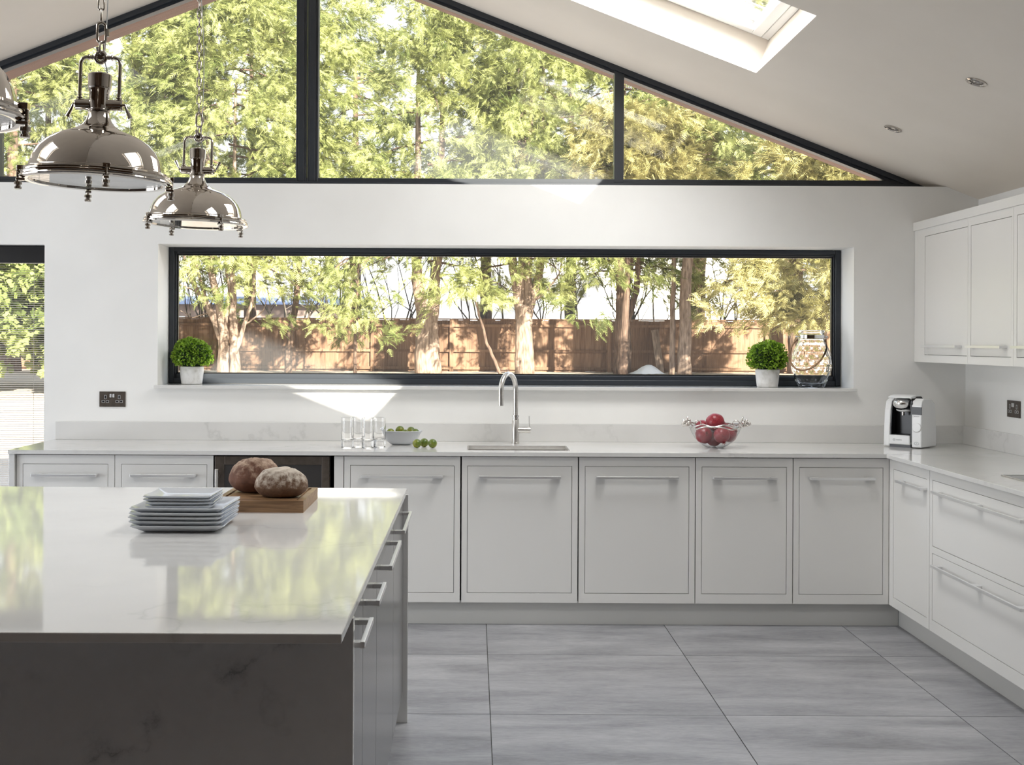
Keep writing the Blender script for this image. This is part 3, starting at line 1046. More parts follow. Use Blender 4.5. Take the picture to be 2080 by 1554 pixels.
def wall_cabinet(label, y0, wdt, lst, dy0, dy1, pull):
    t = thing('wall_cabinet', label, 'cabinet', (XU, y0, 1.342), -PI / 2, UPPER)
    hh = 2.075 - 1.342
    g = 0.001
    MB().box(g, wdt - g, 0.021, XR - XU - 0.002, 0.0, hh).build('carcass', M['cab'], t)
    zl, zh = 0.040, 0.692
    m = MB().box(g, dy0, 0, 0.02, 0, hh).box(dy1, wdt - g, 0, 0.02, 0, hh).box(dy0, dy1, 0, 0.02, 0, zl).box(dy0, dy1, 0, 0.02, zh, hh)
    m.build('face_frame', M['cab'], t)
    MB().box(dy0 - 0.002, dy1 + 0.002, 0.0195, 0.0208, zl - 0.002, zh + 0.002).build('gap_shade_sheet', M['cabdark'], t)  # thin dark backing, paints the shade round the door
    d = MB().box(dy0 + 0.0022, dy1 - 0.0022, 0.0005, 0.019, zl + 0.0022, zh - 0.0022).build('door', M['cab'], t, bevel=0.0012)
    handle(pull, (dy0 + dy1) / 2 - 0.015, 0.088, 0.0, 2).build('handle', M['handle'], d, bevel=0.001)
    return t


wall_cabinet('white wall cabinet touching the back wall beside the picture window', YW - 0.001, 0.733, 0.03, 0.155, 0.722, 0.47)
wall_cabinet('second white wall cabinet from the back wall', 6.046, 0.511, 0.03, 0.034, 0.490, 0.40)
wall_cabinet('white wall cabinet cut off by the right edge of the photo', 5.535, 0.511, 0.03, 0.034, 0.478, 0.40)
tag(MB().box(XU - 0.010, XR - 0.002, 5.02, YW - 0.001, 2.0755, 2.122).build('cornice', M['cab'], bevel=0.002), 'plain white cornice strip running along the top of the wall cabinets', 'cornice')

# ------------------------------------------------------------------ island
IX0, IX1 = -1.83, -0.25
IY0, IY1 = 2.309, 4.595
t = thing('kitchen_island', 'large white quartz island with waterfall panels in the foreground', 'island', (-1.04, 3.45, 0))
MB().box(IX0, IX1, IY0, IY1, 0.864, WT).build('worktop', M['quartz'], t, world=True, bevel=0.0025)
MB().box(IX0, IX1 + 0.001, 2.53, 2.553, 0.0, 0.8635).build('front_panel', M['quartzp'], t, world=True, bevel=0.002)
MB().box(IX0, IX1 + 0.006, 4.562, 4.585, 0.0, 0.8635).build('rear_panel', M['quartzp'], t, world=True, bevel=0.002)
MB().box(IX0 + 0.02, -0.86, 2.555, 4.56, 0.10, 0.862).build('core', M['islandcab'], t, world=True)
MB().box(IX0 + 0.06, -0.33, 2.555, 4.56, 0.0, 0.10).build('plinth', M['plinth'], t, world=True)
XI = -0.262
ISL = 'grey cabinets in the side of the island'
for (y0, y1, hl, ch, lab) in ((2.556, 2.888, 0.23, 2.665, 'grey island cabinet nearest the camera'), (2.89, 3.30, 0.23, 3.085, 'second grey island cabinet from the camera'),
                              (3.302, 4.00, 0.44, 3.65, 'third grey island cabinet from the camera'), (4.002, 4.558, 0.46, 4.30, 'grey island cabinet farthest from the camera')):
    c = thing('island_cabinet', lab, 'cabinet', (XI, y0, 0), PI / 2, ISL)
    wdt = y1 - y0
    MB().box(0.0005, wdt - 0.0005, 0.021, 0.58, 0.11, 0.8625).build('carcass', M['islandcab'], c)
    d = MB().box(0.0015, wdt - 0.0015, 0.0, 0.02, 0.12, 0.845).build('door', M['islandcab'], c, bevel=0.0015)
    hx = min(max(ch - y0, hl / 2 + 0.005), wdt - hl / 2 - 0.005)
    m = MB()
    z = 0.799
    m.box(hx - hl / 2, hx + hl / 2, -0.034, -0.024, z - 0.007, z + 0.007)
    for sx_ in (-1, 1):
        cx = hx + sx_ * (hl / 2 - 0.012)
        m.box(cx - 0.012, cx + 0.012, -0.026, 0.001, z - 0.006, z + 0.006)
    m.build('handle', M['handle'], d, bevel=0.001)

# ------------------------------------------------------------------ sockets and downlights
def socket(name, label, loc, rotz):
    t = thing(name, label, 'socket', loc, rotz)
    MB().box(-0.073, 0.073, -0.006, -0.0005, -0.043, 0.043).build('plate', M['bronze'], t, bevel=0.0015)
    for x in (-0.008, 0.008):
        MB().box(x - 0.005, x + 0.005, -0.010, -0.005, 0.010, 0.030).build('switch', M['handle'], t, bevel=0.001)
    for cx in (-0.039, 0.039):
        for (dx, dz, hw, hh) in ((0, 0.012, 0.0045, 0.009), (-0.0115, -0.013, 0.0065, 0.005), (0.0115, -0.013, 0.0065, 0.005)):
            mm = MB().frame(cx + dx - hw - 0.002, cx + dx + hw + 0.002, dz - hh - 0.002, dz + hh + 0.002, (0.002,) * 4, -0.0068, -0.0055)
            p = mm.build('pin_surround', M['handle'], t)
            MB().box(cx + dx - hw, cx + dx + hw, -0.0063, -0.0055, dz - hh, dz + hh).build('pin_hole', M['black'], p)
    return t


socket('wall_socket', 'dark bronze double socket on the back wall, left of the window', (-2.028, YW, 1.110), 0)
socket('wall_socket', 'dark bronze double socket on the right wall under the wall cabinets', (XR2, 6.165, 1.112), -PI / 2)


def downlight(label, side, s, y, n=0.0, r=0.044):
    p = slope(side, s, y, n)
    t = thing('downlight', label, 'light', p)
    t.rotation_euler = (0, side * TH, 0)
    MB().lathe([(r, 0.0), (r, -0.0035), (r - 0.010, -0.005), (r - 0.014, -0.001), (r - 0.016, 0.0)], 28, cap0=False, cap1=False).build('bezel', M['nickel'], t, auto=50)
    MB().lathe([(r - 0.014, -0.0012), (r - 0.020, 0.0), (0.016, 0.0)], 24, cap0=False, cap1=True).build('reflector', M['bronze'], t, auto=30)
    MB().lathe([(0.015, -0.001), (0.008, -0.0035), (0.001, -0.004)], 16).build('lamp', M['glass'], t, smooth=True)
    return t


downlight('brushed steel ceiling downlight nearest the gable glazing', 1, (2.12 - RX) / cT, 6.11)
downlight('brushed steel ceiling downlight upper right, farther from the gable', 1, (2.10 - RX) / cT, 5.05)
p = slope(-1, 0, 7.1, 0.012)
sd = downlight('small round light in the brown soffit behind the lamps', -1, 1.68, 7.12, 0.011, 0.034)
sd.name = 'soffit_light'

# ------------------------------------------------------------------ pendant lamps
def chain_mesh(length, width, wire, nm):
    pts = []
    n = 20
    for i in range(n):
        a = 2 * PI * i / n
        x = math.cos(a) * (width / 2 - wire)
        z = math.sin(a) * (width / 2 - wire)
        z += math.copysign(length / 2 - width / 2, z) if abs(z) > 1e-9 else 0
        pts.append((x, 0, z))
    return MB().tube(pts, wire, 6, closed=True).mesh(nm, M['chain'], True)


LINK = chain_mesh(0.0425, 0.020, 0.0028, 'chain_link')
QUICK = chain_mesh(0.062, 0.030, 0.0042, 'quick_link')


def link(me, name, parent, loc, rz):
    o = bpy.data.objects.new(name, me)
    C.objects.link(o)
    o.parent = parent
    o.location = loc
    o.rotation_euler = (0, 0, rz)
    return o


def pendant(label, x, y, rim_z, clip_a0, tilt=math.radians(1.6), up=-1):
    RING = 0.330
    t = thing('pendant_lamp', label, 'lamp', (x, y, rim_z + RING), 0, 'chained pendant lamps over the island')
    T = Matrix.Rotation(tilt, 4, 'Y') @ Matrix.Translation((0, 0, -RING))
    Nk = M['nickel']
    # shade: dome, shoulder and flared neck in one turned sheet
    prof = [(0.178, 0.014), (0.1765, 0.022), (0.174, 0.034), (0.168, 0.056), (0.156, 0.079), (0.138, 0.099), (0.115, 0.115), (0.090, 0.126), (0.070, 0.133), (0.061, 0.137),
            (0.052, 0.1415), (0.043, 0.149), (0.035, 0.159), (0.030, 0.170), (0.0275, 0.180), (0.0275, 0.184)]
    MB().lathe(prof, 72, cap0=False, cap1=True).xf(T).build('shade', Nk, t, auto=40)
    inner = [(r - 0.0025, z - 0.002) for r, z in prof[:10]]
    MB().lathe(inner, 64, cap0=False, cap1=True).xf(T).build('shade_lining', M['nickel_in'], t, auto=40)
    # stepped rim of three rings
    rim = [(0.172, -0.004), (0.186, -0.006), (0.196, -0.003), (0.1975, 0.0), (0.196, 0.003), (0.193, 0.0045), (0.1945, 0.007), (0.1945, 0.0115), (0.192, 0.0135), (0.1895, 0.015), (0.191, 0.017), (0.190, 0.0215), (0.184, 0.025), (0.176, 0.026), (0.172, 0.020)]
    mm = MB().lathe(rim + [rim[0]], 72, cap0=False, cap1=False)
    mm.xf(T).build('rim', Nk, t, auto=35)
    MB().lathe([(0.176, -0.0005), (0.176, 0.0025)], 64).xf(T).build('glass_lens', M['thinglass'], t)
    # stem
    stem = [(0.026, 0.184), (0.029, 0.186), (0.029, 0.190), (0.0255, 0.192), (0.0265, 0.238), (0.0285, 0.243), (0.0285, 0.247), (0.0300, 0.249), (0.0310, 0.283), (0.0250, 0.287), (0.010, 0.288), (0.009, 0.291), (0.003, 0.2925)]
    MB().lathe(stem, 40).xf(T).build('stem', Nk, t, auto=35)
    zA = 0.204
    for s in (-1, 1):
        MB().tube([(s * 0.022, 0, zA), (s * 0.040, 0, zA), (s * 0.0605, 0, zA), (s * 0.064, 0, zA)], [0.0145, 0.0145, 0.0145, 0.012], 20).xf(T).build('side_arm', Nk, t, auto=35)
        mm = MB().tube([(s * 0.063, 0, zA), (s * 0.070, 0, zA + 0.001)], 0.004, 10)
        mm.tube([(s * 0.068, 0, zA + 0.003), (s * 0.072, 0, zA + up * 0.008), (s * 0.084, 0, zA + up * 0.034)], [0.003, 0.0035, 0.0062], 12)
        mm.xf(T).build('lever', Nk, t, auto=50)
    # bail
    pts = [(-0.0525, 0, zA + 0.012), (-0.0525, 0, 0.26), (-0.0525, 0, 0.312)]
    for i in range(1, 7):
        a = PI / 2 * i / 6
        pts.append((-0.0525 + 0.016 * (1 - math.cos(a)), 0, 0.312 + 0.018 * math.sin(a)))
    pts += [(-0.02, 0, 0.330), (0.0, 0, 0.330)]
    pts += [(-q[0], 0, q[2]) for q in reversed(pts[:-1])]
    mm = MB().tube(pts, 0.0048, 10)
    for s in (-1, 1):
        for (z, rr) in ((0.222, 0.0085), (0.229, 0.0065)):
            mm.lathe([(0.004, z - 0.003), (rr, z - 0.001), (rr, z + 0.001), (0.004, z + 0.003)], 14, (s * 0.0525, 0, 0))
        for xx, rr in ((0.031, 0.0085), (0.022, 0.0065)):
            mm.tube([(s * (xx - 0.003), 0, 0.330), (s * (xx - 0.001), 0, 0.330), (s * (xx + 0.001), 0, 0.330), (s * (xx + 0.003), 0, 0.330)], [0.004, rr, rr, 0.004], 12)
    mm.xf(T).build('bail', Nk, t, auto=50)
    mm = MB()
    mm.tube([(0.0135 * math.cos(2 * PI * i / 20), 0, 0.330 + 0.0135 * math.sin(2 * PI * i / 20)) for i in range(20)], 0.0055, 10, closed=True)
    mm.tube([(0, -0.006, 0.330), (0, 0.006, 0.330)], 0.007, 14)
    mm.xf(T).build('ring', Nk, t, auto=50)
    # four clamp screws round the rim
    for q in range(4):
        a = math.radians(clip_a0 + 90 * q)
        R4 = T @ Matrix.Rotation(a, 4, 'Z')
        mm = MB().box(0.178, 0.2005, -0.009, 0.009, 0.014, 0.0262)
        mm.tube([(0.1975, 0, 0.022), (0.1975, 0, -0.03)], 0.0035, 8)
        mm.box(0.180, 0.2015, -0.007, 0.007, -0.013, -0.0062)
        c = mm.xf(R4).build('clamp', Nk, t, bevel=0.001)
        mm = MB().lathe([(0.006, -0.016), (0.010, -0.017), (0.010, -0.024), (0.0065, -0.025), (0.0065, -0.029), (0.0092, -0.030), (0.0092, -0.035), (0.007, -0.036)], 16, (0.1955, 0, 0))
        mm.xf(R4).build('thumb_screw', Nk, c, auto=35)
    # shackle, quick link, chain, cable
    MB().tube([(-0.009, 0.004, 0.028), (-0.006, 0.002, 0.016), (-0.001, 0, 0.004)], [0.0062, 0.0055, 0.0035], 10).build('shackle_lever', M['nickel'], t, auto=50)
    z = 0.010
    link(LINK, 'chain_link', t, (0.003, 0, z + 0.014), PI / 2 - 0.5)
    z += 0.030
    link(QUICK, 'quick_link', t, (0.002, 0, z + 0.026), 0.35)
    MB().tube([(0.0155, 0.004, z + 0.017), (0.0155, 0.004, z + 0.037)], 0.0062, 6).build('link_nut', M['chain'], t, auto=30)
    z += 0.055
    top = rake(x) - (rim_z + RING) - 0.045
    i = 0
    while z + 0.02 < top:
        link(LINK, 'chain_link', t, (0.001, 0, z + 0.0165), (PI / 2 if i % 2 == 0 else 0) + 0.25)
        z += 0.0327
        i += 1
    MB().lathe([(0.006, -0.022), (0.012, -0.02), (0.05, 0.0), (0.055, 0.012), (0.055, 0.06)], 32, (0.001, 0, z + 0.03)).build('ceiling_rose', Nk, t, auto=40)
    cp = []
    hh = z + 0.02
    for i in range(40):
        f = i / 39
        cp.append((0.010 + 0.008 * math.sin(f * 9.0) , 0.012 * math.sin(f * 9.0 + 1.0), 0.05 + f * (hh - 0.05)))
    cp = [(0.014, 0.014, -0.04), (0.006, 0.012, 0.0)] + cp
    MB().tube(cp, 0.0016, 6).build('cable', M['cable'], t, smooth=True)
    return t


pendant('polished nickel dome pendant lamp cut off by the left edge', -0.985, 2.13, 1.845, 5)
pendant('polished nickel dome pendant lamp in front, whole and largest', -0.996, 3.21, 1.866, 24)
pendant('polished nickel dome pendant lamp farthest back, smallest of the three', -1.053, 4.60, 1.888, 41, up=1)

# ------------------------------------------------------------------ things on the island
IZ = WT


def plate_mesh(base, rim, hgt, nm):
    """square plate: foot, flat well and a flared, slightly bowed rim"""
    def loop(h, z, bow=0.0, n=8):
        out = []
        c = h * 0.06
        for q in range(4):
            ang = PI / 4 + q * PI / 2
            for i in range(n):
                tt = i / n * 2 - 1
                x = h - bow * (1 - tt * tt)
                yv = tt * (h - c)
                zz = z - bow * 0.35 * (1 - tt * tt)
                out.append(Vector((x * math.cos(q * PI / 2) - yv * math.sin(q * PI / 2), x * math.sin(q * PI / 2) + yv * math.cos(q * PI / 2), zz)))
        return out
    L = [loop(base * 0.97, 0.0), loop(base, 0.002), loop(rim * 0.99, hgt - 0.003, 0.003), loop(rim, hgt - 0.001, 0.003), loop(rim * 0.985, hgt, 0.003), loop(base * 0.99, 0.0055), loop(base * 0.9, 0.0045)]
    n = len(L[0])
    vs = [p for l_ in L for p in l_]
    fs = [tuple(range(n - 1, -1, -1))]
    for i in range(len(L) - 1):
        for k_ in range(n):
            fs.append((i * n + k_, i * n + (k_ + 1) % n, (i + 1) * n + (k_ + 1) % n, (i + 1) * n + k_))
    fs.append(tuple((len(L) - 1) * n + k_ for k_ in range(n)))
    me = MB().add(vs, fs).mesh(nm, M['white'], True)
    try:
        me.set_sharp_from_angle(angle=math.radians(38))
    except Exception:
        pass
    return me


big = plate_mesh(0.105, 0.140, 0.0235, 'dinner_plate')
small = plate_mesh(0.076, 0.102, 0.0190, 'side_plate')
ordn = ['bottom', 'second from bottom', 'middle', 'second from top', 'top']
for i in range(5):
    o = bpy.data.objects.new('dinner_plate', big)
    C.objects.link(o)
    o.location = (-0.860 + random.uniform(-0.004, 0.004), 3.628 + random.uniform(-0.004, 0.004), IZ + 0.0126 * i)
    o.rotation_euler = (0, 0, random.uniform(-0.035, 0.035))
    tag(o, ['lowest of the five large square white plates on the island', 'second large square white plate from the bottom of the stack', 'middle one of the five large square white plates', 'fourth large square white plate from the bottom of the stack', 'uppermost large square white plate, under the small plates'][i], 'plate', 'large square plates stacked on the island')
ZS = IZ + 0.0126 * 4 + 0.0058
for i in range(4):
    o = bpy.data.objects.new('side_plate', small)
    C.objects.link(o)
    o.location = (-0.868 + random.uniform(-0.003, 0.003), 3.640 + random.uniform(-0.003, 0.003), ZS + 0.0095 * i)
    o.rotation_euler = (0, 0, random.uniform(-0.04, 0.04))
    tag(o, ['lowest small square white plate, resting in the large plates', 'second small square white plate from the bottom of its stack', 'third small square white plate from the bottom of its stack', 'topmost small square white plate of the whole stack'][i], 'plate', 'small square plates stacked on the large ones')

bd = thing('chopping_board', 'thick brown wooden chopping board under two loaves on the island', 'chopping board', (-0.700, 4.11, IZ))
m = MB()
bx, by, bz, gi, gw, gd = 0.148, 0.181, 0.0385, 0.018, 0.010, 0.005
m.box(-bx, bx, -by, by, 0.0, bz - gd)
m.frame(-bx, bx, -by, by, (gi,) * 4, 0, 1)
m.v = m.v[:8] + [(v[0], v[2], bz - gd + v[1] * gd) for v in m.v[8:]]
i2 = gi + gw
m.box(-bx + i2, bx - i2, -by + i2, by - i2, bz - gd, bz)
m.build('board', M['wood'], bd)
MB().box(0.085, 0.115, 0.168, 0.176, bz - 0.003, bz + 0.0006).build('finger_slot', M['cabdark'], bd)  # dark block drawn for the shade in the finger slot


def loaf(name, label, loc, rx, ry, h, mt, seed, ridge):
    rnd = np.random.RandomState(seed)
    ph = rnd.uniform(0, 6.28, 12)
    bm_ = bmesh.new()
    bmesh.ops.create_icosphere(bm_, subdivisions=5, radius=1.0)
    for v in bm_.verts:
        p = v.co.copy()
        z = p.z
        a = math.atan2(p.y, p.x)
        bul = 1 + 0.035 * math.sin(2 * a + ph[0]) + 0.025 * math.sin(3 * a + ph[1])
        nse = 0.018 * math.sin(7 * p.x + ph[2]) * math.sin(6 * p.y + ph[3]) + 0.012 * math.sin(13 * p.x + ph[4]) * math.sin(11 * p.y + ph[5] + 5 * z)
        zz = 0.34 + 0.66 * z if z >= 0 else 0.34 * (1 - (-z) ** 1.4)
        rho = math.hypot(p.x, p.y)
        wide = rho ** (-0.22) if rho > 0.02 else 1.0
        if z < 0:
            wide *= rho ** (-0.38) if rho > 0.02 else 1.0
            wide *= 1 - 0.10 * (-z) ** 2
        rr = bul * (1 + nse) * wide
        x, y = p.x * rr, p.y * rr
        zt_ = zz * (1 + nse * 1.4)
        if ridge and z > 0.15:
            for q in range(4):
                d_ = abs((x * 0.8 + y * 0.6) - (-0.45 + 0.3 * q) - 0.06 * math.sin(3 * y + q))
                zt_ -= 0.05 * max(0, 1 - d_ / 0.055)
                d2 = abs((x * 0.8 - y * 0.6) - (-0.3 + 0.42 * q) - 0.05 * math.sin(4 * x + q))
                zt_ -= 0.035 * max(0, 1 - d2 / 0.05)
        elif not ridge and z > 0.1:
            d_ = abs(x - 0.42 - 0.10 * math.sin(5 * y + 1.0) - 0.04 * math.sin(14 * y))
            if -0.75 < y < 0.2:
                zt_ -= 0.075 * max(0, 1 - d_ / 0.045)
            d2 = abs(x - 0.22 + 0.3 * y)
            if -0.8 < y < -0.35:
                zt_ -= 0.04 * max(0, 1 - d2 / 0.03)
        v.co = (x * rx * 0.98, y * ry * 0.98, max(0.0, zt_ - 0.01) * h)
    me_ = bpy.data.meshes.new(name)
    bm_.to_mesh(me_)
    bm_.free()
    me_.polygons.foreach_set('use_smooth', [True] * len(me_.polygons))
    me_.materials.append(mt)
    o_ = bpy.data.objects.new(name, me_)
    C.objects.link(o_)
    o_.location = loc
    return tag(o_, label, 'bread')


loaf('bread_loaf', 'dark brown round loaf with scored crust at the back of the board', (-0.748, 4.165, IZ + 0.0387), 0.094, 0.080, 0.118, M['bread1'], 3, True)
loaf('bread_loaf', 'flour-dusted brown loaf with split crust at the front of the board', (-0.640, 4.030, IZ + 0.0387), 0.088, 0.062, 0.100, M['bread2'], 5, False)

# ------------------------------------------------------------------ things on the back worktop
TUM = [(0.0005, 0.0005), (0.030, 0.0005), (0.0318, 0.003), (0.0322, 0.04), (0.0335, 0.157), (0.0326, 0.158), (0.0316, 0.157), (0.0302, 0.045), (0.029, 0.041), (0.018, 0.0385), (0.0005, 0.038)]
tme = MB().lathe(TUM, 32, cap0=True, cap1=True).mesh('tumbler', M['glass'], True)
tme.set_sharp_from_angle(angle=math.radians(35))
for (x, y, lab) in ((-0.659, 6.325, 'leftmost of the four clear tumblers by the lime bowl'), (-0.609, 6.392, 'second clear tumbler from the left, set back'),
                    (-0.551, 6.310, 'third clear tumbler from the left, nearest the worktop edge'), (-0.494, 6.358, 'clear tumbler nearest the white lime bowl')):
    o = bpy.data.objects.new('tumbler', tme)
    C.objects.link(o)
    o.location = (x, y, WT)
    tag(o, lab, 'glass', 'clear tumblers on the back worktop')

LB = [(0.042, 0.0), (0.047, 0.001), (0.060, 0.006), (0.080, 0.022), (0.095, 0.045), (0.105, 0.066), (0.113, 0.073), (0.115, 0.0755), (0.113, 0.077), (0.104, 0.073), (0.092, 0.048), (0.077, 0.026), (0.058, 0.011), (0.04, 0.008)]
o = MB().lathe(LB, 56, sy=0.66, pw=3.0).build('lime_bowl', M['white'], auto=60)
o.location = (-0.388, 6.53, WT)
tag(o, 'oblong white porcelain bowl filled with limes, right of the tumblers', 'bowl')
lm = MB()
lm.ball((0, 0, 0), 0.0238, 20, 12, 0.97)
lme = lm.mesh('lime', M['lime'], True)
tipm = MB().lathe([(0.0035, 0.0215), (0.004, 0.0240), (0.002, 0.0246)], 8).mesh('stalk', M['limetip'], True)
limes = [(-0.448, 6.525, WT + 0.0640, 'yellowish lime at the left end of the white bowl'), (-0.397, 6.530, WT + 0.0780, 'highest lime in the white bowl'),
         (-0.366, 6.500, WT + 0.0610, 'lime low at the front of the white bowl, right of the highest'), (-0.338, 6.545, WT + 0.0720, 'lime at the back of the white bowl, right half'),
         (-0.312, 6.510, WT + 0.0640, 'lime at the right end of the white bowl'),
         (-0.295, 6.335, WT + 0.0233, 'left one of the three loose limes on the worktop'), (-0.259, 6.385, WT + 0.0233, 'middle loose lime, set back between two others'),
         (-0.213, 6.340, WT + 0.0233, 'right one of the three loose limes on the worktop')]
for i, (x, y, z, lab) in enumerate(limes):
    o = bpy.data.objects.new('lime', lme)
    C.objects.link(o)
    o.location = (x, y, z)
    o.rotation_euler = (random.uniform(0.3, 2.2), random.uniform(-0.6, 0.6), random.uniform(0, 6))
    tag(o, lab, 'lime', 'limes in the bowl' if i < 5 else 'loose limes beside the bowl')
    s_ = bpy.data.objects.new('stalk', tipm)
    C.objects.link(s_)
    s_.parent = o
# hidden limes that carry the visible ones
# glass fruit bowl with cast silver vine rim
fb = thing('fruit_bowl', 'round glass bowl with silver vine rim holding pomegranates', 'bowl', (1.292, 6.44, WT))
FB = [(0.030, 0.0), (0.045, 0.0012), (0.062, 0.010), (0.085, 0.026), (0.108, 0.050), (0.125, 0.078), (0.1365, 0.105), (0.140, 0.116)]
inn = [(r - 0.0022, z + 0.0012) for r, z in reversed(FB[1:])] + [(0.02, 0.004)]
MB().lathe(FB + inn, 56, cap0=True, cap1=True).build('glass', M['thinglass'], fb, auto=60)
RV = random.Random(4)
m = MB()
for kx in range(2):
    pts = []
    for i in range(64):
        a = 2 * PI * i / 64
        rr = 0.141 + 0.006 * math.sin(5 * a + kx * 2.2)
        pts.append((rr * math.cos(a), rr * math.sin(a), 0.116 + 0.009 * math.sin(3 * a + kx * 1.7) + 0.004 * math.sin(8 * a + kx)))
    m.tube(pts, 0.0042 if kx == 0 else 0.0032, 8, closed=True)
m.build('vine_rim', M['silver'], fb, smooth=True)
for s in (-1, 1):
    m = MB()
    for q, (dy, up, out) in enumerate(((-0.035, 0.050, 0.028), (0.0, 0.060, 0.016), (0.035, 0.042, 0.034))):
        pts = []
        for i in range(15):
            f = i / 14
            a = PI * f
            pts.append((s * (0.122 + out * math.sin(a) + 0.02 * f), dy + 0.03 * (f - 0.5) * (1 if q % 2 else -1), 0.112 + up * math.sin(a) * (0.7 + 0.3 * f)))
        m.tube(pts, [0.0040 - 0.0015 * abs(i / 14 - 0.5) for i in range(15)], 8)
    pts = []
    for i in range(22):
        a = i / 21 * 4.6
        r_ = 0.024 - 0.0007 * i
        pts.append((s * (0.098 + r_ * math.cos(a)), -0.055 + 0.001 * i, 0.128 + r_ * math.sin(a)))
    m.tube(pts, 0.0026, 7)
    m.tube([(s * 0.145, -0.03, 0.122), (s * 0.165, -0.035, 0.118), (s * 0.186, -0.04, 0.120 + 0.006 * s)], [0.004, 0.0035, 0.001], 8)
    h_ = m.build('vine_handle', M['silver'], fb, smooth=True)
    m = MB()
    for q in range(11):
        m.ball((s * (0.160 + RV.uniform(-0.018, 0.018)), -0.03 + RV.uniform(-0.016, 0.016), (0.140 if q < 7 else 0.126) + RV.uniform(-0.009, 0.009)), RV.uniform(0.0065, 0.0095), 10, 7)
    m.build('grape_cluster', M['silver'], h_, smooth=True)


def pom_mesh():
    bm_ = bmesh.new()
    bmesh.ops.create_uvsphere(bm_, u_segments=28, v_segments=18, radius=1.0)
    for v in bm_.verts:
        a = math.atan2(v.co.y, v.co.x)
        rr = 1 + 0.025 * math.cos(6 * a) * (1 - v.co.z ** 2)
        v.co = Vector((v.co.x * rr, v.co.y * rr, v.co.z * 0.93))
    me_ = bpy.data.meshes.new('pomegranate')
    bm_.to_mesh(me_)
    bm_.free()
    me_.polygons.foreach_set('use_smooth', [True] * len(me_.polygons))
    me_.materials.append(M['pom'])
    return me_


pme = pom_mesh()
m = MB()
for q in range(6):
    a = 2 * PI * q / 6
    c_, s_ = math.cos(a), math.sin(a)
    m.add([(0.16 * math.cos(a - 0.5), 0.16 * math.sin(a - 0.5), 0.9), (0.16 * math.cos(a + 0.5), 0.16 * math.sin(a + 0.5), 0.9), (0.24 * c_, 0.24 * s_, 1.26)], [(0, 1, 2)])
m.lathe([(0.2, 0.86), (0.155, 0.96), (0.17, 1.04), (0.11, 1.04), (0.1, 0.94)], 14)
cme = m.mesh('crown', M['pomcrown'], False)
for (dx, dy, z, r, rot, lab) in ((-0.002, -0.012, 0.135, 0.0500, (2.3, 0.2, 0), 'big red pomegranate on top of the heap in the glass bowl'),
                                 (-0.064, -0.022, 0.069, 0.0460, (1.2, -0.6, 0.4), 'pomegranate against the left side of the glass bowl'),
                                 (0.022, -0.066, 0.071, 0.0440, (2.6, 0.0, 0.3), 'pomegranate at the front middle of the glass bowl'),
                                 (0.073, -0.002, 0.074, 0.0455, (0.6, 1.1, 0), 'pomegranate against the right side of the glass bowl'),
                                 (-0.055, 0.058, 0.101, 0.0420, (1.0, -0.5, 2.0), 'orange-red pomegranate at the back left, half hidden'),
                                 (0.040, 0.066, 0.102, 0.0420, (0.5, 1.2, 0.8), 'pomegranate with open crown showing at back right of heap'),
                                 (-0.002, 0.018, 0.046, 0.0420, (2.0, 0.3, 0.5), 'lowest pomegranate at the bottom of the glass bowl')):
    o = bpy.data.objects.new('pomegranate', pme)
    C.objects.link(o)
    o.location = (1.292 + dx, 6.44 + dy, WT + z)
    o.scale = (r, r, r)
    o.rotation_euler = rot
    tag(o, lab, 'pomegranate', 'pomegranates in the glass bowl')
    k_ = bpy.data.objects.new('crown', cme)
    C.objects.link(k_)
    k_.parent = o


# ------------------------------------------------------------------ coffee machine
def text_mesh(txt, size, mt, name, parent, loc, rot=(PI / 2, 0, 0)):
    cu = bpy.data.curves.new(name, 'FONT')
    cu.body = txt
    cu.size = size
    cu.align_x = 'LEFT'
    cu.extrude = 0.0002
    ob = bpy.data.objects.new(name, cu)
    C.objects.link(ob)
    bpy.context.view_layer.update()
    me_ = bpy.data.meshes.new_from_object(ob.evaluated_get(bpy.context.evaluated_depsgraph_get()))
    bpy.data.objects.remove(ob)
    me_.materials.clear()
    me_.materials.append(mt)
    o_ = bpy.data.objects.new(name, me_)
    C.objects.link(o_)
    o_.parent = parent
    o_.location = loc
    o_.rotation_euler = rot
    return o_


cmn = thing('coffee_machine', 'white pod coffee machine with chrome head in the worktop corner', 'coffee machine', (2.311, 6.497, WT), math.radians(-45.7))
WP, BP = M['whiteplastic'], M['black']


def sideprof(x0, x1, prof):
    """profile in (y, z) extruded along x"""
    n_ = len(prof)
    vs = [(x0, y, z) for y, z in prof] + [(x1, y, z) for y, z in prof]
    fs = [tuple(range(n_)), tuple(range(2 * n_ - 1, n_ - 1, -1))] + [(i, (i + 1) % n_, (i + 1) % n_ + n_, i + n_) for i in range(n_)]
    return MB().add(vs, fs)


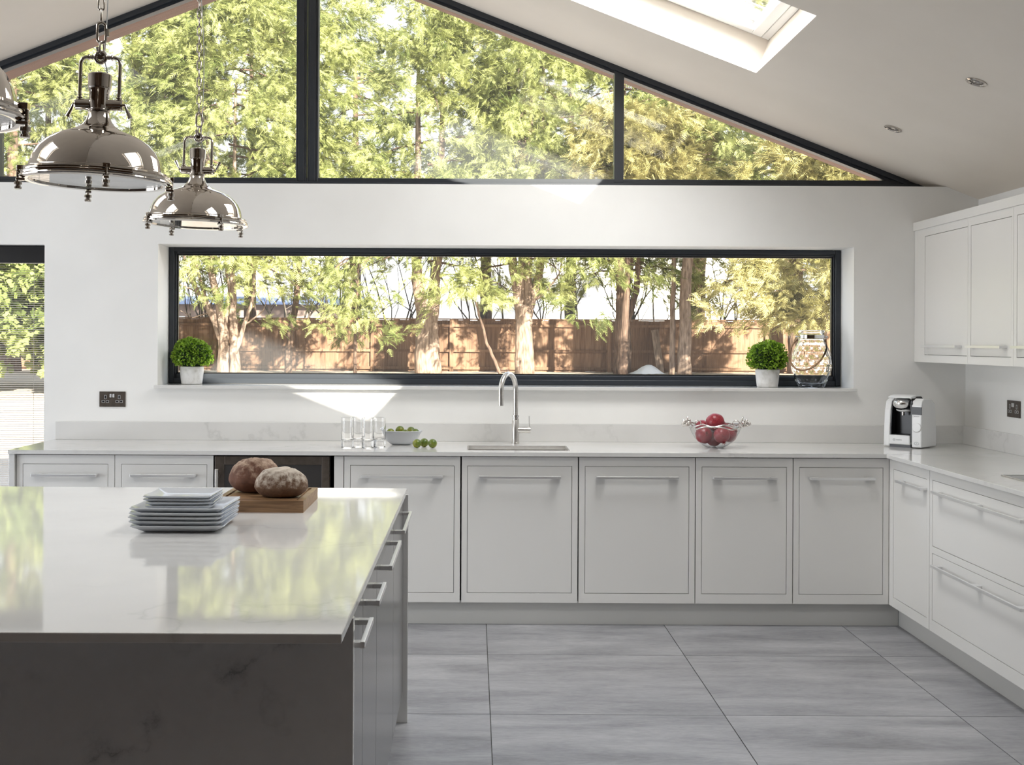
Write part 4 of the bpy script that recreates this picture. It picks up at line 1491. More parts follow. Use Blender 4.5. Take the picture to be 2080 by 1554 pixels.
sideprof(0.052, 0.108, [(0.0, 0.004), (0.0, 0.228), (0.010, 0.252), (0.030, 0.266), (0.120, 0.262), (0.160, 0.235), (0.178, 0.10), (0.178, 0.004)]).build('right_housing', WP, cmn, bevel=0.006)
sideprof(-0.108, -0.072, [(0.0, 0.004), (0.004, 0.10), (0.014, 0.20), (0.030, 0.248), (0.060, 0.262), (0.130, 0.250), (0.165, 0.20), (0.178, 0.10), (0.178, 0.004)]).build('left_housing', WP, cmn, bevel=0.006)
MB().box(-0.0715, 0.0515, 0.070, 0.172, 0.004, 0.245).build('back_panel', BP, cmn)
MB().box(0.0455, 0.0515, 0.004, 0.07, 0.03, 0.252).build('inner_cheek', BP, cmn)
sideprof(-0.0718, -0.066, [(0.006, 0.068), (0.007, 0.10), (0.018, 0.20), (0.033, 0.246), (0.07, 0.25), (0.07, 0.068)]).build('inner_cheek', BP, cmn)
dt = MB().box(-0.073, 0.044, -0.006, 0.068, 0.016, 0.066).build('drip_tray', WP, cmn, bevel=0.004)
MB().box(-0.066, 0.040, 0.002, 0.068, 0.064, 0.0685).build('tray_grid', BP, dt)
MB().box(-0.073, 0.046, 0.004, 0.068, 0.0, 0.016).build('base', BP, cmn)
# emblem ring and lettering on the tray
m = MB().tube([(0.006 * math.cos(2 * PI * i / 18), 0, 0.006 * math.sin(2 * PI * i / 18)) for i in range(18)], 0.0006, 5, closed=True)
m.tube([(-0.004, 0, -0.002), (0, 0, 0.003), (0.004, 0, -0.002)], 0.0006, 5)
o = m.build('emblem', M['grey_print'], dt)
o.location = (-0.043, -0.0064, 0.041)
text_mesh('TASSIMO', 0.0085, M['grey_print'], 'lettering', dt, (-0.033, -0.0063, 0.038))
text_mesh('BOSCH', 0.0085, M['grey_print'], 'lettering', cmn, (0.068, -0.0003, 0.168))
m = MB().tube([(0.0038 * math.cos(2 * PI * i / 16), 0, 0.0038 * math.sin(2 * PI * i / 16)) for i in range(16)], 0.0005, 5, closed=True)
o = m.build('emblem', M['grey_print'], cmn)
o.location = (0.0625, -0.0005, 0.171)
MB().box(0.054, 0.1085, -0.0012, 0.004, 0.180, 0.221).build('display_panel', M['black'], cmn)
m = MB().lathe([(0.0245, 0.0), (0.0245, 0.004), (0.0225, 0.006), (0.002, 0.0065)], 32)
m.xf(Matrix.Translation((0.082, 0.0, 0.112)) @ Matrix.Rotation(PI / 2, 4, 'X'))
dl_ = m.build('start_button', WP, cmn, auto=40)
m = MB().tube([(0.082 + 0.0248 * math.cos(PI * (0.9 + 1.15 * i / 20)), -0.001, 0.112 + 0.0248 * math.sin(PI * (0.9 + 1.15 * i / 20))) for i in range(21)], 0.0011, 6)
m.build('button_ring', M['steel'], cmn)
m = MB().tube([(0.081 + 0.013 * math.cos(2 * PI * i / 20), -0.0008, 0.026 + 0.0075 * math.sin(2 * PI * i / 20)) for i in range(20)], 0.0007, 5, closed=True)
m.tube([(0.081, -0.0006, 0.022), (0.081, -0.0006, 0.030)], 0.0006, 5)
m.build('power_button', M['grey_print'], cmn)
# brew head
hd = MB()
hd.ball((0, 0, 0), 1.0, 36, 20)
hd.v = [(-0.012 + v[0] * 0.053, 0.034 + v[1] * 0.052, 0.236 + v[2] * (0.040 if v[2] < 0 else 0.034)) for v in hd.v]
hd.build('brew_head', M['chrome'], cmn, smooth=True)
m = MB().lathe([(0.024, 0.0), (0.040, 0.006), (0.044, 0.014), (0.030, 0.018)], 32, (-0.010, 0.045, 0.190), sy=0.85)
m.build('head_collar', WP, cmn, auto=40)
MB().lathe([(0.0085, 0.0), (0.0085, 0.020)], 16, (-0.010, 0.030, 0.172)).build('spout', M['steel'], cmn, auto=40)
ld = sideprof(-0.074, 0.056, [(-0.016, 0.267), (-0.012, 0.273), (0.010, 0.279), (0.050, 0.284), (0.110, 0.279), (0.130, 0.268), (0.130, 0.262), (0.02, 0.265)])
ld.build('lid', WP, cmn, bevel=0.006)
sideprof(0.040, 0.062, [(0.004, 0.20), (0.002, 0.235), (0.020, 0.262), (0.050, 0.274), (0.10, 0.274), (0.12, 0.262), (0.12, 0.20)]).build('head_hinge', BP, cmn, bevel=0.004)

# ------------------------------------------------------------------ things on the window sill
def topiary(name, label, loc, seed, rb=0.062, rt=0.068):
    t = thing(name, label, 'potted plant', loc, seed * 1.3)
    prof = [(0.048, 0.0), (rb - 0.004, 0.002), (rb, 0.03), (rt, 0.085), (rt, 0.100), (rt - 0.004, 0.102), (rt - 0.008, 0.098), (rt - 0.012, 0.085)]
    MB().lathe(prof, 40).build('pot', M['pot'], t, auto=40)
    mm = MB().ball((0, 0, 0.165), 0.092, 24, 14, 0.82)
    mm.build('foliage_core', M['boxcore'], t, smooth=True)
    rs = np.random.RandomState(seed)
    n = 3300
    d = rs.normal(size=(n, 3))
    d /= np.linalg.norm(d, axis=1)[:, None]
    d = d[d[:, 2] > -0.62]
    n = len(d)
    lump = 1 + 0.05 * np.sin(9 * d[:, 0] + seed) * np.sin(8 * d[:, 1]) + 0.04 * np.sin(7 * d[:, 2] + 4 * d[:, 0])
    R = (0.098 + rs.uniform(-0.012, 0.020, n)) * lump
    p = d * R[:, None] * np.array([1, 1, 0.86]) + np.array([0, 0, 0.165])
    droop = np.clip(-d[:, 2], 0, 1) * 0.0
    L = rs.uniform(0.010, 0.017, n)
    W = L * 0.46
    ax = d + rs.normal(scale=0.65, size=(n, 3))
    ax /= np.linalg.norm(ax, axis=1)[:, None]
    tg = np.cross(ax, rs.normal(size=(n, 3)))
    tg /= np.linalg.norm(tg, axis=1)[:, None]
    nr = np.cross(ax, tg)
    q0 = p - ax * (L * 0.5)[:, None]
    q2 = p + ax * (L * 0.5)[:, None]
    q1 = p + tg * W[:, None] + nr * (W * 0.35)[:, None]
    q3 = p - tg * W[:, None] + nr * (W * 0.35)[:, None]
    V = np.stack([q0, q1, q2, q3], 1).reshape(-1, 3)
    F = np.arange(4 * n).reshape(-1, 4)
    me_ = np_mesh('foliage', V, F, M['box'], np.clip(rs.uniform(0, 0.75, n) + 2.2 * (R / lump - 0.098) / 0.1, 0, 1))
    o_ = bpy.data.objects.new('foliage', me_)
    C.objects.link(o_)
    o_.parent = t
    o_['kind'] = 'stuff'
    return t


def np_mesh(name, V, F, mt, tint=None):
    me_ = bpy.data.meshes.new(name)
    nv, nf, kk = len(V), len(F), F.shape[1]
    me_.vertices.add(nv)
    me_.vertices.foreach_set('co', V.astype(np.float32).ravel())
    me_.loops.add(nf * kk)
    me_.loops.foreach_set('vertex_index', F.astype(np.int32).ravel())
    me_.polygons.add(nf)
    me_.polygons.foreach_set('loop_start', np.arange(0, nf * kk, kk, dtype=np.int32))
    me_.polygons.foreach_set('loop_total', np.full(nf, kk, dtype=np.int32))
    if tint is not None:
        at = me_.attributes.new('tint', 'FLOAT', 'FACE')
        at.data.foreach_set('value', tint.astype(np.float32))
    me_.materials.append(mt)
    me_.update(calc_edges=True)
    return me_


SZ = FZ0
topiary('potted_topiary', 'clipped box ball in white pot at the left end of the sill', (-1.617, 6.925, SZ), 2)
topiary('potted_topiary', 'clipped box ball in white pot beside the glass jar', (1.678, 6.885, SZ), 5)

# glass jar with dimples, metal collar and rope handle
jr = thing('glass_jar', 'large dimpled glass jar with rope handle on the right of the sill', 'jar', (1.930, 6.886, SZ))


def jar_r(z):
    P = [(0.0, 0.070), (0.02, 0.082), (0.06, 0.099), (0.11, 0.1125), (0.15, 0.1135), (0.19, 0.107), (0.235, 0.090), (0.262, 0.074), (0.275, 0.068)]
    for (a, ra), (b_, rb_) in zip(P, P[1:]):
        if a <= z <= b_:
            f = (z - a) / (b_ - a)
            f = f * f * (3 - 2 * f) * 0.35 + f * 0.65
            return ra + (rb_ - ra) * f
    return P[-1][1]


N_, Mz = 168, 96
vs = []
cell = 2 * PI / 12
for j in range(Mz + 1):
    z = 0.275 * j / Mz
    for i in range(N_):
        a = 2 * PI * i / N_
        r_ = jar_r(z)
        if 0.008 < z < 0.262:
            best = 9
            rowh = 0.044
            for row in (int(z / rowh) - 1, int(z / rowh), int(z / rowh) + 1):
                zc = (row + 0.5) * rowh
                off = (row % 2) * cell / 2
                kc = round((a - off) / cell)
                da = (a - off - kc * cell) * 0.098
                best = min(best, math.hypot(da, (z - zc) * 1.0))
            r_ -= 0.0042 * max(0.0, 1 - (best / 0.0262) ** 2)
        vs.append((r_ * math.cos(a), r_ * math.sin(a), z + 0.0005))
fs = [(j * N_ + i, j * N_ + (i + 1) % N_, (j + 1) * N_ + (i + 1) % N_, (j + 1) * N_ + i) for j in range(Mz) for i in range(N_)]
fs.append(tuple(range(N_ - 1, -1, -1)))
mj = MB().add(vs, fs)
base = len(mj.v)
# neck, rolled lip, smooth inner wall and thick floor
lip = [(0.067, 0.298), (0.069, 0.306), (0.0735, 0.311), (0.0745, 0.318), (0.071, 0.325), (0.065, 0.326), (0.0615, 0.320), (0.0615, 0.290), (0.066, 0.268)]
inner = [(jar_r(z) - 0.0068, z) for z in (0.25, 0.225, 0.19, 0.15, 0.11, 0.07, 0.035, 0.018)] + [(0.05, 0.012), (0.0005, 0.012)]
vs, fs = [], []
for r_, z in lip + inner:
    vs += [(r_ * math.cos(2 * PI * i / N_), r_ * math.sin(2 * PI * i / N_), z + 0.0005) for i in range(N_)]
for j in range(-1, len(lip + inner) - 1):
    for i in range(N_):
        if j < 0:
            fs.append((Mz * N_ + i, Mz * N_ + (i + 1) % N_, base + (i + 1) % N_, base + i))
        else:
            fs.append((base + j * N_ + i, base + j * N_ + (i + 1) % N_, base + (j + 1) * N_ + (i + 1) % N_, base + (j + 1) * N_ + i))
fs.append(tuple(base + (len(lip + inner) - 1) * N_ + i for i in range(N_)))
mj.v += vs
mj.f += fs
mj.build('glass', M['jarglass'], jr, smooth=True)
MB().lathe([(0.0700, 0.278), (0.0715, 0.279), (0.0715, 0.297), (0.0700, 0.298)], 48, cap0=False, cap1=False).build('metal_collar', M['chrome'], jr, auto=40)
for s in (-1, 1):
    m = MB().tube([(s * 0.0713, 0, 0.288), (s * 0.084, 0, 0.288)], 0.0032, 10)
    m.ball((s * 0.087, 0, 0.288), 0.0065, 12, 8)
    m.tube([(s * 0.078 + 0.006 * math.cos(2 * PI * i / 14), 0, 0.280 + 0.009 * math.sin(2 * PI * i / 14)) for i in range(14)], 0.0014, 6, closed=True)
    m.build('pivot', M['steel'], jr, smooth=True)
path = []
Bz = [Vector((-0.080, 0.0, 0.272)), Vector((-0.170, -0.04, 0.225)), Vector((-0.205, -0.13, 0.0)), Vector((-0.04, -0.185, 0.055)), Vector((0.04, -0.160, 0.155)), Vector((0.085, -0.04, 0.225)), Vector((0.079, 0.0, 0.272))]


def bez(P, t):
    P = list(P)
    while len(P) > 1:
        P = [P[i].lerp(P[i + 1], t) for i in range(len(P) - 1)]
    return P[0]


path = [bez(Bz, i / 90) for i in range(91)]
mr = MB()
up = Vector((0, 0, 1))
for st in range(3):
    pts = []
    acc = 0
    for i, p in enumerate(path):
        d = (path[min(i + 1, 90)] - path[max(i - 1, 0)]).normalized()
        u1 = d.cross(Vector((0.3, 1, 0.2))).normalized()
        u2 = d.cross(u1)
        if i:
            acc += (path[i] - path[i - 1]).length
        a = acc / 0.022 * 2 * PI / 1.0 + st * 2 * PI / 3
        pts.append(p + (u1 * math.cos(a) + u2 * math.sin(a)) * 0.0028)
    mr.tube(pts, 0.0031, 6)
mr.build('rope_handle', M['rope'], jr, smooth=True)

# ------------------------------------------------------------------ garden
gv, gf = [], []
ys = [7.13, 9.0, 12.0, 16, 20, 24, 28, 31, 33, 36, 40, 46, 60, 90]
xs = [-60, -40, -28, -20, -14, -9, -5, 0, 5, 9, 14, 20, 30, 45]


def gz(y):
    if y < 10:
        return -0.06
    if y < 33:
        return -0.06 + 0.60 * (y - 10) / 23
    return 0.54


for y in ys:
    for x in xs:
        gv.append((x, y, gz(y)))
for j in range(len(ys) - 1):
    for i in range(len(xs) - 1):
        a = j * len(xs) + i
        gf.append((a, a + 1, a + len(xs) + 1, a + len(xs)))
S(MB().add(gv, gf).build('ground', M['ground']), 'pale dry garden ground rising gently to the fence')
GZ = 0.54

# close-board fence
YFN = 36.0
FT = 2.08
fx0, fx1 = -15.0, 13.2
fe = thing('garden_fence', 'brown close-boarded timber fence at the end of the garden', 'fence', ((fx0 + fx1) / 2, YFN, GZ))
bme = []
for v_ in range(3):
    hh = FT - GZ
    bme.append(MB().prism([(-0.086, 0.0), (0.086, 0.0), (0.086, hh), (-0.086, hh)], -0.008 - 0.004 * v_, 0.012).mesh('board', M['fence']))
nb = int((fx1 - fx0) / 0.158)
for i in range(nb):
    o = bpy.data.objects.new('board', bme[i % 3])
    C.objects.link(o)
    o.parent = fe
    o.location = (fx0 + 0.158 * (i + 0.5) - fe.location.x, random.uniform(-0.006, 0.006), random.uniform(-0.02, 0.02))
    o.rotation_euler = (0, random.uniform(-0.004, 0.004), random.uniform(-0.03, 0.03))
pk = MB().box(-0.055, 0.055, -0.10, -0.012, 0, FT - GZ + 0.02).mesh('post', M['fence'])
for i in range(13):
    o = bpy.data.objects.new('post', pk)
    C.objects.link(o)
    o.parent = fe
    o.location = (-0.66 + 2.35 * (i - 6) - fe.location.x, 0, 0)
for z in (FT - GZ - 0.17, 0.62, 0.10):
    for i in range(12):
        x = -0.66 + 2.35 * (i - 5.5) - fe.location.x
        o = MB().box(-1.118, 1.118, -0.075, -0.013, z - 0.04, z + 0.04).build('rail', M['fence'], fe)
        o.location = (x, 0, 0)
for i in range(12):
    o = MB().box(-1.17, 1.17, -0.04, 0.03, FT - GZ - 0.02, FT - GZ + 0.02).build('capping', M['fence'], fe)
    o.location = (-0.66 + 2.35 * (i - 5.5) - fe.location.x, 0, 0.02)

# feathery conifer frond: narrow leaflets along a drooping axis, all separate triangles
def frond_template(rs, nl=6, spread=0.46, broad=0.062):
    tris = []
    ax = lambda t: np.array([t, 0.0, -0.22 * t * t])
    for i in range(nl):
        t = 0.08 + 0.86 * i / (nl - 1)
        L = spread * (1.0 - 0.62 * t) * rs.uniform(0.8, 1.15)
        for s in (-1, 1):
            p = ax(t)
            tip = p + np.array([L * 0.85, s * L * 0.8, -0.10 * L + rs.uniform(-0.04, 0.04)])
            w_ = broad * (1.15 - 0.5 * t)
            tris.append([p - np.array([w_, 0, 0]), p + np.array([w_ * 1.3, s * w_ * 0.4, 0]), tip])
    tris.append([ax(0.0), ax(0.55) + np.array([0, broad * 0.6, 0]), ax(1.02)])
    tris.append([ax(0.0), ax(1.02), ax(0.55) - np.array([0, broad * 0.6, 0])])
    return np.array(tris)


def leaf_template(rs, n=7):
    tris = []
    for i in range(n):
        a = rs.uniform(-1.5, 1.5)
        o_ = np.array([rs.uniform(0, 0.5), rs.uniform(-0.25, 0.25), rs.uniform(-0.2, 0.2)])
        d = np.array([math.cos(a), math.sin(a), rs.uniform(-0.4, 0.2)]) * 0.5
        s_ = np.array([-d[1], d[0], rs.uniform(-0.2, 0.2)]) * 0.42
        tris.append([o_, o_ + d * 0.5 + s_, o_ + d])
        tris.append([o_, o_ + d, o_ + d * 0.5 - s_])
    return np.array(tris)


def spray(name, P, D, size, tint, rs, mt, tmpl, roll=0.5):
    """place a frond at every P along direction D"""
    n = len(P)
    D = D / np.linalg.norm(D, axis=1)[:, None]
    upv = np.tile(np.array([0, 0, 1.0]), (n, 1)) + rs.normal(scale=roll, size=(n, 3))
    Yv = np.cross(upv, D)
    Yv /= np.linalg.norm(Yv, axis=1)[:, None]
    Zv = np.cross(D, Yv)
    T = np.array(tmpl)                                  # variants, tris, 3, 3
    pick = rs.randint(0, len(T), n)
    L = T[pick] * size[:, None, None, None]             # n, k, 3, 3
    W = L[..., 0:1] * D[:, None, None, :] + L[..., 1:2] * Yv[:, None, None, :] + L[..., 2:3] * Zv[:, None, None, :] + P[:, None, None, :]
    k_ = L.shape[1]
    V = W.reshape(-1, 3)
    F = np.arange(len(V)).reshape(-1, 3)
    return np_mesh(name, V, F, mt, np.repeat(tint, k_))


RS = np.random.RandomState(11)
FR = [frond_template(RS) for _ in range(5)]
LF = [leaf_template(RS) for _ in range(5)]


def conifer_mesh(seed, height, radius, base, nbr, ntuft, size=(0.15, 0.32), mt='conifer', droop=0.25, front=0.72, tmpl=None, mass=0.40, per=17):
    """crown of drooping branches; every branch carries plumes (tufts) of fronds with gaps between them"""
    rs = np.random.RandomState(seed)
    Ps, Ds, Sz, Tn = [], [], [], []
    mb = MB()
    for b_ in range(nbr):
        h = base + (height - base) * rs.uniform(0, 1) ** 1.05
        f = (h - base) / (height - base)
        R = radius * (1 - f ** 1.6) ** 0.8 * rs.uniform(0.55, 1.1) + 0.25
        az = -PI / 2 + rs.normal() * 0.95 if rs.uniform() < front else rs.uniform(0, 2 * PI)
        rise = rs.uniform(-0.1, 0.55)
        ca, sa = math.cos(az), math.sin(az)

        def L(t):
            return np.array([R * t * ca, R * t * sa, h + R * (rise * t - droop * 1.6 * t * t)])
        btint = rs.uniform(0.2, 0.8)
        for k_ in range(max(2, int(ntuft * rs.uniform(0.7, 1.3)))):
            t = 0.40 + 0.66 * rs.uniform(0, 1) ** 0.6
            c = L(t) + rs.normal(size=3) * np.array([mass, mass, mass * 0.55]) * (0.35 + 0.75 * t)
            d0 = np.array([ca, sa, 0.12 - droop]) + rs.normal(scale=0.45, size=3)
            d0 /= np.linalg.norm(d0)
            n = int(per * rs.uniform(0.7, 1.35))
            u = rs.uniform(-0.05, 0.30, n)
            P = c + d0 * u[:, None] * 1.3 + rs.normal(scale=0.075, size=(n, 3)) - np.array([0, 0, 1.0]) * (u * u * 0.9)[:, None]
            D = d0 + rs.normal(scale=0.42, size=(n, 3)) - np.array([0, 0, 1.0]) * (u * 1.1)[:, None]
            Ps.append(P)
            Ds.append(D)
            Sz.append(rs.uniform(size[0], size[1], n))
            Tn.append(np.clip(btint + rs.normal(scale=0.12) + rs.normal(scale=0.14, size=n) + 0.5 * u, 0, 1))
        if b_ % 2 == 0:
            mb.tube([L(0.0), L(0.4), L(0.8), L(1.0)], [0.035, 0.025, 0.014, 0.006], 5, cap=False)
    P, D, s_, t_ = np.concatenate(Ps), np.concatenate(Ds), np.concatenate(Sz), np.concatenate(Tn)
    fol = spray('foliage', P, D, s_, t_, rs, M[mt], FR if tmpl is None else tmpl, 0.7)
    return fol, mb.mesh('branch', M['bark'], True)


VAR = [conifer_mesh(21, 12.5, 2.7, 3.0, 130, 10), conifer_mesh(22, 12.8, 2.5, 3.2, 125, 10), conifer_mesh(23, 12.2, 2.9, 3.1, 130, 10)]
VARB = [conifer_mesh(31, 13.0, 2.6, 5.0, 58, 9, front=0.85), conifer_mesh(32, 12.6, 2.9, 5.2, 58, 9, front=0.85)]


def trunk(mb, pts, rads, n=14, seed=0):
    """tapered trunk with fluted, slightly wandering surface"""
    rs = random.Random(seed)
    P, Rr = [], []
    for i in range(len(pts) - 1):
        a, b_ = Vector(pts[i]), Vector(pts[i + 1])
        st = 6
        for q in range(st):
            f = q / st
            P.append(a.lerp(b_, f) + Vector((rs.uniform(-1, 1), rs.uniform(-1, 1), 0)) * 0.02 * (1 if i + q else 0))
            Rr.append(rads[i] + (rads[i + 1] - rads[i]) * f)
    P.append(Vector(pts[-1]))
    Rr.append(rads[-1])
    k0 = len(mb.v)
    mb.tube(P, Rr, n)
    for q in range(k0, len(mb.v)):
        i = (q - k0) // n
        c = P[min(i, len(P) - 1)]
        a = 2 * PI * ((q - k0) % n) / n
        g = 1 + 0.10 * math.sin(3 * a + seed + 0.25 * i) + 0.07 * math.sin(5 * a + 2 * seed)
        v = Vector(mb.v[q])
        mb.v[q] = tuple(c + (v - c) * g)


def tree(name, label, x, y, var, stems, bark='bark', rz=0.0, scale=1.0, cat='tree', group=None, zscale=1.0):
    t = thing(name, label, cat, (x, y, GZ - 0.05), 0, group)
    mb = MB()
    for i, (pts, rads) in enumerate(stems):
        trunk(mb, pts, rads, 14, seed=i + int(abs(x) * 10))
    mb.build('trunk', M[bark], t, smooth=True)
    if var is not None:
        for me_, nm in zip(var, ('foliage', 'branch')):
            o_ = bpy.data.objects.new(nm, me_)
            C.objects.link(o_)
            o_.parent = t
            o_.rotation_euler = (0, 0, rz)
            o_.scale = (scale, scale, scale * zscale)
            o_['kind'] = 'stuff'
    return t


def straight(r, lean=0.0, h=11):
    return [([(0, 0, 0), (lean * 0.2, 0, 1.2), (lean * 0.6, 0, 4.5), (lean, 0, h)], [r * 1.25, r, r * 0.75, 0.05])]


GF = 'conifers in front of the fence'
# 1: pale many-stemmed conifer behind the left topiary
multi = [([(-0.10, 0, 0), (-0.12, 0, 1.1), (-0.25, 0, 1.9), (-0.55, 0, 3.2), (-0.6, 0, 8)], [0.17, 0.14, 0.11, 0.08, 0.03]),
         ([(0.15, 0.05, 0), (0.16, 0.05, 0.9), (0.13, 0, 1.7), (0.10, 0, 3.4), (0.2, 0, 8)], [0.15, 0.12, 0.09, 0.07, 0.03]),
         ([(-0.12, 0.0, 0.75), (-0.45, -0.05, 1.6), (-1.05, 0, 2.7), (-1.25, 0, 3.4)], [0.07, 0.06, 0.045, 0.03]),
         ([(-0.16, 0, 1.2), (-0.62, 0, 2.1), (-0.95, 0, 3.4)], [0.06, 0.045, 0.03]),
         ([(0.18, 0, 0.6), (0.45, 0, 1.35), (0.68, 0, 2.1), (0.72, 0, 3.3)], [0.075, 0.055, 0.045, 0.03]),
         ([(-0.06, 0, 1.4), (0.05, -0.05, 2.2), (-0.1, 0, 3.4)], [0.06, 0.045, 0.03]),
         ([(0.5, 0, 1.4), (0.95, 0, 1.75), (1.1, 0, 2.3)], [0.022, 0.014, 0.006]),
         ([(-0.5, 0, 1.7), (-0.95, 0, 1.55), (-1.3, 0, 1.75)], [0.02, 0.013, 0.006]),
         ([(-0.75, 0, 2.2), (-1.3, 0, 2.45), (-1.6, 0, 2.9)], [0.024, 0.015, 0.007])]
tree('conifer_tree', 'pale many-stemmed conifer rising behind the left topiary', -6.62, 32.5, VAR[0], multi, 'barkpale', 0.3)
tree('conifer_tree', 'slender leaning bare-stemmed tree right of the pale many-stemmed one', -5.05, 33.6, VARB[0], [([(-0.12, 0, 0), (-0.08, 0, 0.9), (0.12, 0, 2.2), (0.25, 0, 4.2), (0.3, 0, 9)], [0.11, 0.09, 0.085, 0.07, 0.03])], 'bark', 1.0, 0.95)
forked = [([(0, 0, 0), (0, 0, 1.2), (0.02, 0, 1.9)], [0.40, 0.32, 0.31]),
          ([(-0.12, 0, 1.7), (-0.30, -0.05, 2.7), (-0.33, 0, 4.2), (-0.3, 0, 9)], [0.20, 0.15, 0.12, 0.04]),
          ([(0.14, 0.05, 1.7), (0.22, 0.05, 2.7), (0.33, 0, 4.2), (0.4, 0, 9)], [0.18, 0.14, 0.12, 0.04])]
tree('conifer_tree', 'thick two-forked conifer trunk left of the tap', -1.30, 34.0, VAR[1], forked, 'barkpale', 0.8)
quad = [([(0, 0, 0), (0, 0, 1.4), (0, 0, 2.0)], [0.28, 0.235, 0.26]),
        ([(-0.15, 0, 1.9), (-0.34, 0, 3.2), (-0.42, 0, 4.5), (-0.5, 0, 9)], [0.12, 0.13, 0.11, 0.03]),
        ([(0.0, 0.05, 1.9), (-0.05, 0.05, 3.2), (-0.05, 0, 9)], [0.14, 0.13, 0.04]),
        ([(0.06, -0.08, 1.9), (0.10, -0.1, 3.2), (0.14, 0, 9)], [0.11, 0.10, 0.04]),
        ([(0.16, 0, 1.9), (0.42, 0, 3.0), (0.52, 0, 4.5), (0.5, 0, 9)], [0.11, 0.10, 0.08, 0.03]),
        ([(0.44, 0, 3.2), (0.8, 0, 3.7), (1.1, 0, 4.3)], [0.075, 0.06, 0.04]),
        ([(0.12, 0, 2.0), (0.6, 0, 2.35), (1.0, 0, 2.9), (1.15, 0, 3.8)], [0.035, 0.028, 0.02, 0.01])]
tree('conifer_tree', 'conifer with trunk fanning into four stems, right behind the tap', 1.43, 34.0, VAR[2], quad, 'barkpale', 0.2)
tree('conifer_tree', 'dark upright conifer trunk right of the four-stemmed one', 4.20, 34.0, VAR[0], [([(0, 0, 0), (0, 0, 1.5), (-0.02, 0, 3.0), (0, 0, 9)], [0.24, 0.205, 0.19, 0.05]), ([(0.12, 0, 1.5), (0.38, 0, 2.4), (0.45, 0, 4.0)], [0.09, 0.085, 0.06]), ([(0.1, 0, 2.2), (0.2, 0, 3.1), (0.22, 0, 4.5)], [0.1, 0.09, 0.06])], 'bark', 2.4, 0.97)
tree('conifer_tree', 'slim pale straight trunk between the leaning plank and right topiary', 5.82, 33.2, VARB[1], [([(-0.03, 0, 0), (0, 0, 1.5), (0.06, 0, 3.2), (0.1, 0, 9)], [0.20, 0.165, 0.14, 0.04]), ([(-0.35, 0.1, 0), (-0.33, 0.1, 1.5), (-0.30, 0.1, 4.2)], [0.085, 0.075, 0.05])], 'barkpale', 0.5, 1.0)
tree('conifer_tree', 'broad-stumped conifer standing right of the slim pale trunk', 6.85, 37.2, VARB[0], [([(0, 0, 0), (-0.02, 0, 1.8), (0.03, 0, 3.2), (0.3, 0, 5), (0.3, 0, 10)], [0.34, 0.26, 0.24, 0.15, 0.04]), ([(0.1, 0, 2.0), (0.9, 0, 2.8), (2.0, 0, 3.2)], [0.07, 0.05, 0.02])], 'bark', 2.0)
for i, (x, y, v_, rz, sc) in enumerate(((-9.6, 34.0, 2, 1.2, 1.0), (-12.8, 33.4, 1, 2.2, 0.98), (-15.8, 33.2, 0, 0.4, 1.0))):
    tree('conifer_tree', ['bright conifer behind the middle pendant lamp chain', 'bright conifer seen left of the front pendant lamp', 'conifer at the far left end of the garden'][i], x, y, VAR[v_], straight(0.24), 'bark', rz, sc)
for i, (x, y, v_, rz, sc) in enumerate(((9.4, 35.2, 2, 0.9, 0.95), (12.4, 34.2, 1, 2.9, 0.9))):
    tree('conifer_tree', ['conifer behind the golden conifer, seen through the right gable pane', 'conifer at the far right end of the garden'][i], x, y, VAR[v_], straight(0.22), 'bark', rz, sc)
BEH = ['behind the conifer at the far left end of the garden', 'filling the gap left of the front pendant lamp', 'behind the pale many-stemmed tree', 'directly behind the doubled ridge mullion',
       'between the forked trunk and the four-stemmed trunk', 'behind the dark upright trunk', 'left of the golden conifer, behind the slim pale trunk', 'behind the golden conifer at the right end']
for i, (x, y) in enumerate(((-14.5, 41), (-11.0, 42.5), (-7.6, 41.0), (-4.2, 42.5), (0.4, 41.5), (3.4, 42.5), (7.4, 41.5), (11.0, 42.5))):
    tree('conifer_tree', 'tall conifer beyond the fence, ' + BEH[i], x, y, VARB[i % 2], straight(0.22), 'bark', 0.7 * i, 1.0 + 0.04 * (i % 3), group='conifers beyond the fence')

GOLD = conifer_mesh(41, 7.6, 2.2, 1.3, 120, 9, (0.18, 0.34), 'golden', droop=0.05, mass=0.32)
tree('golden_conifer', 'yellow-green bushy conifer at right, above the topiary and glass jar', 8.45, 29.0, GOLD, [([(-0.1, 0, 0), (-0.05, 0, 1.5), (0, 0, 5)], [0.13, 0.10, 0.03]), ([(-0.55, -0.3, 0), (-0.75, -0.3, 1.0), (-0.45, -0.2, 2.2)], [0.07, 0.055, 0.03])], 'barkpale', 0.0)
GOLD2 = conifer_mesh(42, 6.9, 2.2, 4.6, 70, 9, (0.18, 0.34), 'golden', droop=0.0, mass=0.32)
tree('golden_conifer', 'golden-tipped conifer behind the gable mullion on the right', 4.02, 32.4, GOLD2, straight(0.10, 0.2, 6), 'bark', 0.4)
